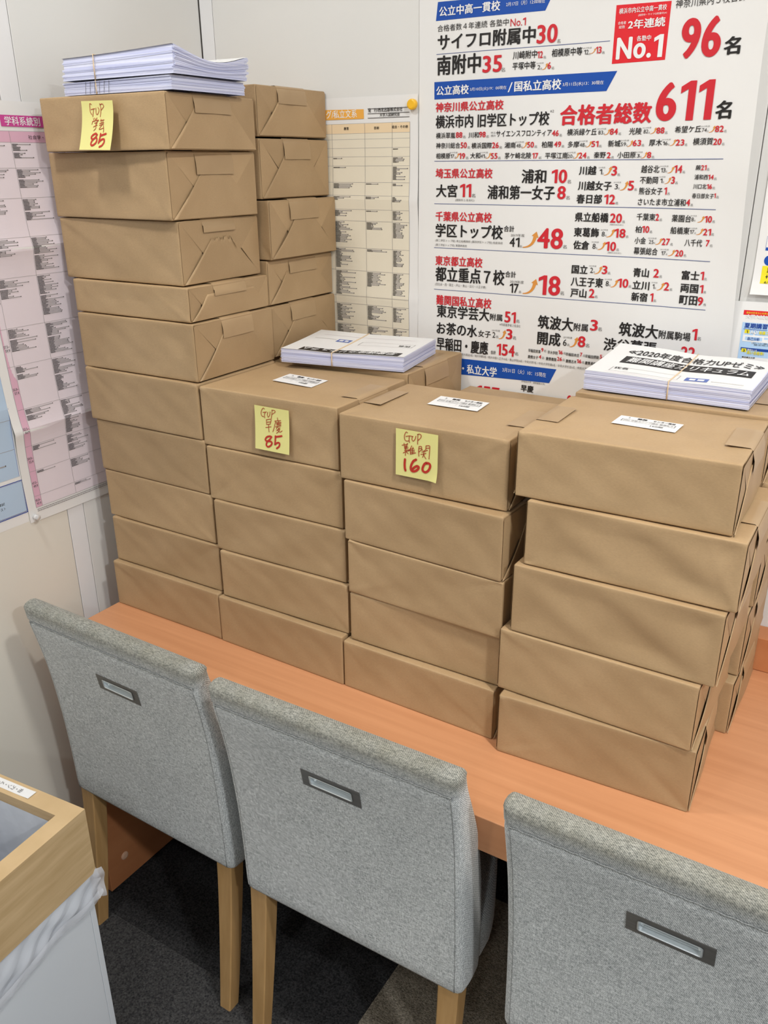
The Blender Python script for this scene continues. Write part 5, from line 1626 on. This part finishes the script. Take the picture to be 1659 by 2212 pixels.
def make_chair(label):
    t = thing('upholstered_chair', label, 'chair', (0, 0, 0), 0, 'grey chairs along the table')
    V, F = backrest_vf()
    back = mesh_obj('backrest', V, F, M['fabric'], t, True)
    # stitched seams: along the top and down both rear edges
    seam = []
    for z in (.7876,):
        r, _ = smooth_prof(z)
        seam.append(tube_vf([(x, r + .0004, z + .0008 * math.sin(x * 300)) for x in np.linspace(-HA + .008, HA - .008, 90)], .0013, 6))
    for sx in (-1, 1):
        pts = []
        for z in np.linspace(.36, .785, 40):
            r, _ = smooth_prof(z)
            pts.append((sx * (HA - CR_ + .004 * max(0, (z - .55) / .26) + .0005), r + .0006, z))
        seam.append(tube_vf(pts, .0009, 5))
    mesh_obj('stitched_seam', *join(seam), M['seam'], back, True)
    def seat_disp(P, n):
        return np.where(n[:, 2] > .8, .010 * np.sin(np.pi * np.clip(P[:, 0] / .43, 0, 1)) * np.sin(np.pi * np.clip(P[:, 1] / .44, 0, 1)), 0)
    V, F = rounded_box(.446, .39, .104, .024, 12, 14, 3, seat_disp)
    V = V + np.array([-.223, .060, .352])
    tt = np.clip((V[:, 1] - .10) / .35, 0, 1)                  # the seat narrows towards its front
    V[:, 0] *= 1 - .47 * (tt * tt * (3 - 2 * tt)) ** .8
    mesh_obj('seat', V, F, M['fabric'], t, True)
    for sx in (-1, 1):
        mesh_obj('leg', *leg_vf(sx * .198, .024, -.018, .362), M['beech'], t)
        mesh_obj('leg', *leg_vf(sx * .085, .400, .406, .362), M['beech'], t)
    # recessed pull in the back
    h = bpy.data.objects.new('handle', None); link(h); h.parent = t
    r0, r1 = smooth_prof(.683)[0], smooth_prof(.717)[0]
    ang = math.atan2(r1 - r0, .034)
    h.location = (0, (r0 + r1) / 2 - .0012, .70)
    h.rotation_euler = (-ang, 0, 0)
    W, H, ow, oh = .0555, .0175, HX1 - .0015, .0090
    V = [(-W, 0, -H), (W, 0, -H), (W, 0, H), (-W, 0, H), (-ow, 0, -oh), (ow, 0, -oh), (ow, 0, oh), (-ow, 0, oh)]
    V += [(x, y + .0016, z) for x, y, z in V]
    F = [(0, 1, 5, 4), (1, 2, 6, 5), (2, 3, 7, 6), (3, 0, 4, 7), (8, 9, 1, 0), (9, 10, 2, 1), (10, 11, 3, 2), (11, 8, 0, 3)]
    mesh_obj('bezel', V, F, M['steel'], h)
    V, F = [], []
    for ins, dep in ((-.0012, -.0011), (.0, -.0016), (.0012, -.0005), (.0020, .006), (.0040, .0098), (.0075, .0108)):
        a, b = ow - ins, oh - ins * .8
        c = max(.001, .0028)
        ringp = [(-a + c, dep, -b), (a - c, dep, -b), (a - c * .3, dep, -b + c * .3), (a, dep, -b + c), (a, dep, b - c), (a - c * .3, dep, b - c * .3), (a - c, dep, b), (-a + c, dep, b), (-a + c * .3, dep, b - c * .3), (-a, dep, b - c), (-a, dep, -b + c), (-a + c * .3, dep, -b + c * .3)]
        V += ringp
    for i in range(5):
        for k in range(12): F.append((i * 12 + k, i * 12 + (k + 1) % 12, (i + 1) * 12 + (k + 1) % 12, (i + 1) * 12 + k))
    F.append(tuple(60 + k for k in range(12)))
    mesh_obj('recessed_cup', V, F, M['chrome'], h, False)
    return t

M['seam'] = noise_mat('seam_thread', (0.15, 0.16, 0.16), (0.42, 0.43, 0.42), 700, 0.9, spec=0.1)
def copy_tree(o, parent=None):
    c = link(o.copy())
    if parent: c.parent = parent
    for ch in list(o.children): copy_tree(ch, c)
    return c
chair1 = make_chair('grey fabric dining chair nearest the left wall, wooden legs, pull handle in back')
chair1.location = (.042, -.463, 0)
chair1.rotation_euler = (0, 0, -.015)
chair2 = copy_tree(chair1)
chair2.location, chair2.rotation_euler = (.5345, -.4775, 0), (0, 0, .01)
chair2['label'] = 'grey fabric dining chair in the middle, seen whole between two other chairs'
chair3 = copy_tree(chair1)
chair3.location, chair3.rotation_euler = (1.058, -.482, 0), (0, 0, .0)
chair3['label'] = 'grey fabric dining chair at lower right, cut by the picture edge'

# ================================================================ wood-framed waste bin
BZ, BW, BD, BH, RIM = .600, .410, .400, .137, .0330
byaw = math.radians(5.3)
# the rear right top corner stands at (.140, -.666)
bo = (.140 - BW * math.cos(byaw), -.666 - BW * math.sin(byaw))
bx, by = bo[0] + BD * math.sin(byaw), bo[1] - BD * math.cos(byaw)
bin_ = thing('waste_bin', 'white waste bin with pale wooden rim and clear liner at lower left', 'bin', (bx, by, 0), byaw)
def mitre(pts_outer, pts_inner, z0, z1):
    V = [(*p, z0) for p in pts_outer + pts_inner] + [(*p, z1) for p in pts_outer + pts_inner]
    return V, [(0, 1, 2, 3), (7, 6, 5, 4), (0, 4, 5, 1), (1, 5, 6, 2), (2, 6, 7, 3), (3, 7, 4, 0)]
O4 = [(0, 0), (BW, 0), (BW, BD), (0, BD)]
I4 = [(RIM, RIM), (BW - RIM, RIM), (BW - RIM, BD - RIM), (RIM, BD - RIM)]
for k in range(4):
    a, b = O4[k], O4[(k + 1) % 4]
    c, d = I4[(k + 1) % 4], I4[k]
    V, F = mitre([a, b], [c, d], BZ - BH, BZ)
    mesh_obj('rim_board', V, F, M['pale_wood'], bin_)
for k in range(4):
    x0, y0, x1, y1 = [(.008, .008, BW - .008, .020), (BW - .020, .0205, BW - .008, BD - .0205), (.008, BD - .020, BW - .008, BD - .008), (.008, .0205, .020, BD - .0205)][k]
    mesh_obj('bin_panel', *box_vf(x0, y0, .012, x1, y1, BZ - BH + .02, .001), M['bin_white'], bin_)
mesh_obj('bin_base', *box_vf(.008, .008, 0, BW - .008, BD - .008, .0118, .001), M['bin_white'], bin_)
# liner: film hanging out below the rim along the right side, and lining the inside
def liner_out(u, v):
    y = BD + .004 - u * (BD + .004)
    drop = .052 + .050 * u ** 1.3 + .006 * math.sin(u * 17)
    z = BZ - BH + .004 - v * drop
    fold = .0028 * math.sin(u * 23 + v * 7) + .0022 * math.sin(u * 51 - v * 11) + .0014 * math.sin((u * 3 - v) * 40)
    x = BW - .008 + .0045 + .0065 * v + fold * (.3 + v) + .0030 * math.sin(math.pi * v)
    return (max(x, BW - .0070), y, z)
V, F = grid_vf(liner_out, np.linspace(0, 1, 70), np.linspace(0, 1, 18))
mesh_obj('liner_overhang', V, F, M['film'], bin_, True)
def liner_corner(u, v):
    z = BZ - BH + .006 - v * (.055 + .012 * u)
    return (BW - .004 + .010 * u + .003 * math.sin(v * 9), BD - .012 + .022 * u + .002 * math.sin(v * 7 + u * 5), z)
V, F = grid_vf(liner_corner, np.linspace(0, 1, 10), np.linspace(0, 1, 10))
mesh_obj('liner_corner', V, F, M['film'], bin_, True)
def liner_hem(u, v):
    y = BD - .01 - u * (BD - .01)
    zc = BZ - BH + .004 - (.052 + .050 * u ** 1.3 + .006 * math.sin(u * 17)) * .93
    return (BW - .008 + .0165 + .0015 * math.sin(v * 3) + .0022 * math.sin(u * 23 + 7), y, zc + .018 * (1 - v) - .004)
V, F = grid_vf(liner_hem, np.linspace(0, 1, 60), np.linspace(0, 1, 5))
mesh_obj('liner_hem', V, F, M['film'], bin_, True)
ring = []
for q in range(4):
    a, b = I4[q], I4[(q + 1) % 4]
    for s in np.linspace(0, 1, 16, endpoint=False): ring.append((a[0] + (b[0] - a[0]) * s, a[1] + (b[1] - a[1]) * s))
cxm, cym = BW / 2, BD / 2
V, F = [], []
lv = [(.998, -.020), (.985, -.05), (.965, -.10), (.95, -.16), (.94, -.24), (.90, -.33), (.80, -.38), (.5, -.40), (.1, -.405)]
for j, (s, dz) in enumerate(lv):
    for i, (x, y) in enumerate(ring):
        w = (.0030 * math.sin(i * 1.7 + j) + .0025 * math.sin(i * .9 + j * 2.1)) * (1 if j else 0) - (.004 if j else 0)
        dx, dy = x - cxm, y - cym
        L = math.hypot(dx, dy)
        V.append((cxm + dx * s + dx / L * w, cym + dy * s + dy / L * w, BZ + dz + .003 * math.sin(i * 1.3 + j) * (1 if j > 5 else 0)))
n = len(ring)
for j in range(len(lv) - 1):
    for i in range(n): F.append((j * n + i, j * n + (i + 1) % n, (j + 1) * n + (i + 1) % n, (j + 1) * n + i))
F.append(tuple((len(lv) - 1) * n + i for i in range(n)))
mesh_obj('liner_bag', V, F, M['liner'], bin_, True) if 'liner' in M else None
# handwritten strip on the rear rim board, read from the far side
def strip_place(u, v, lift): return (BW - .105 - u * .205, BD - .0065 - v * .0185, BZ + .0006 + lift + .0012 * max(0, .08 - u) * 8)
V, F = grid_vf(lambda u, v: strip_place(u, v, 0), np.linspace(0, 1, 24), np.linspace(0, 1, 4))
st = mesh_obj('paper_strip', V, F, M['paper'], bin_)
pr = Print(lambda u, v, lift: strip_place(u, 1 - v, lift))
pr.text('缶・ビン・ペット', .115, .22, .45, .52, 'g', 0)
pr.build(st, {'g': 'strip_lettering'}, INK)
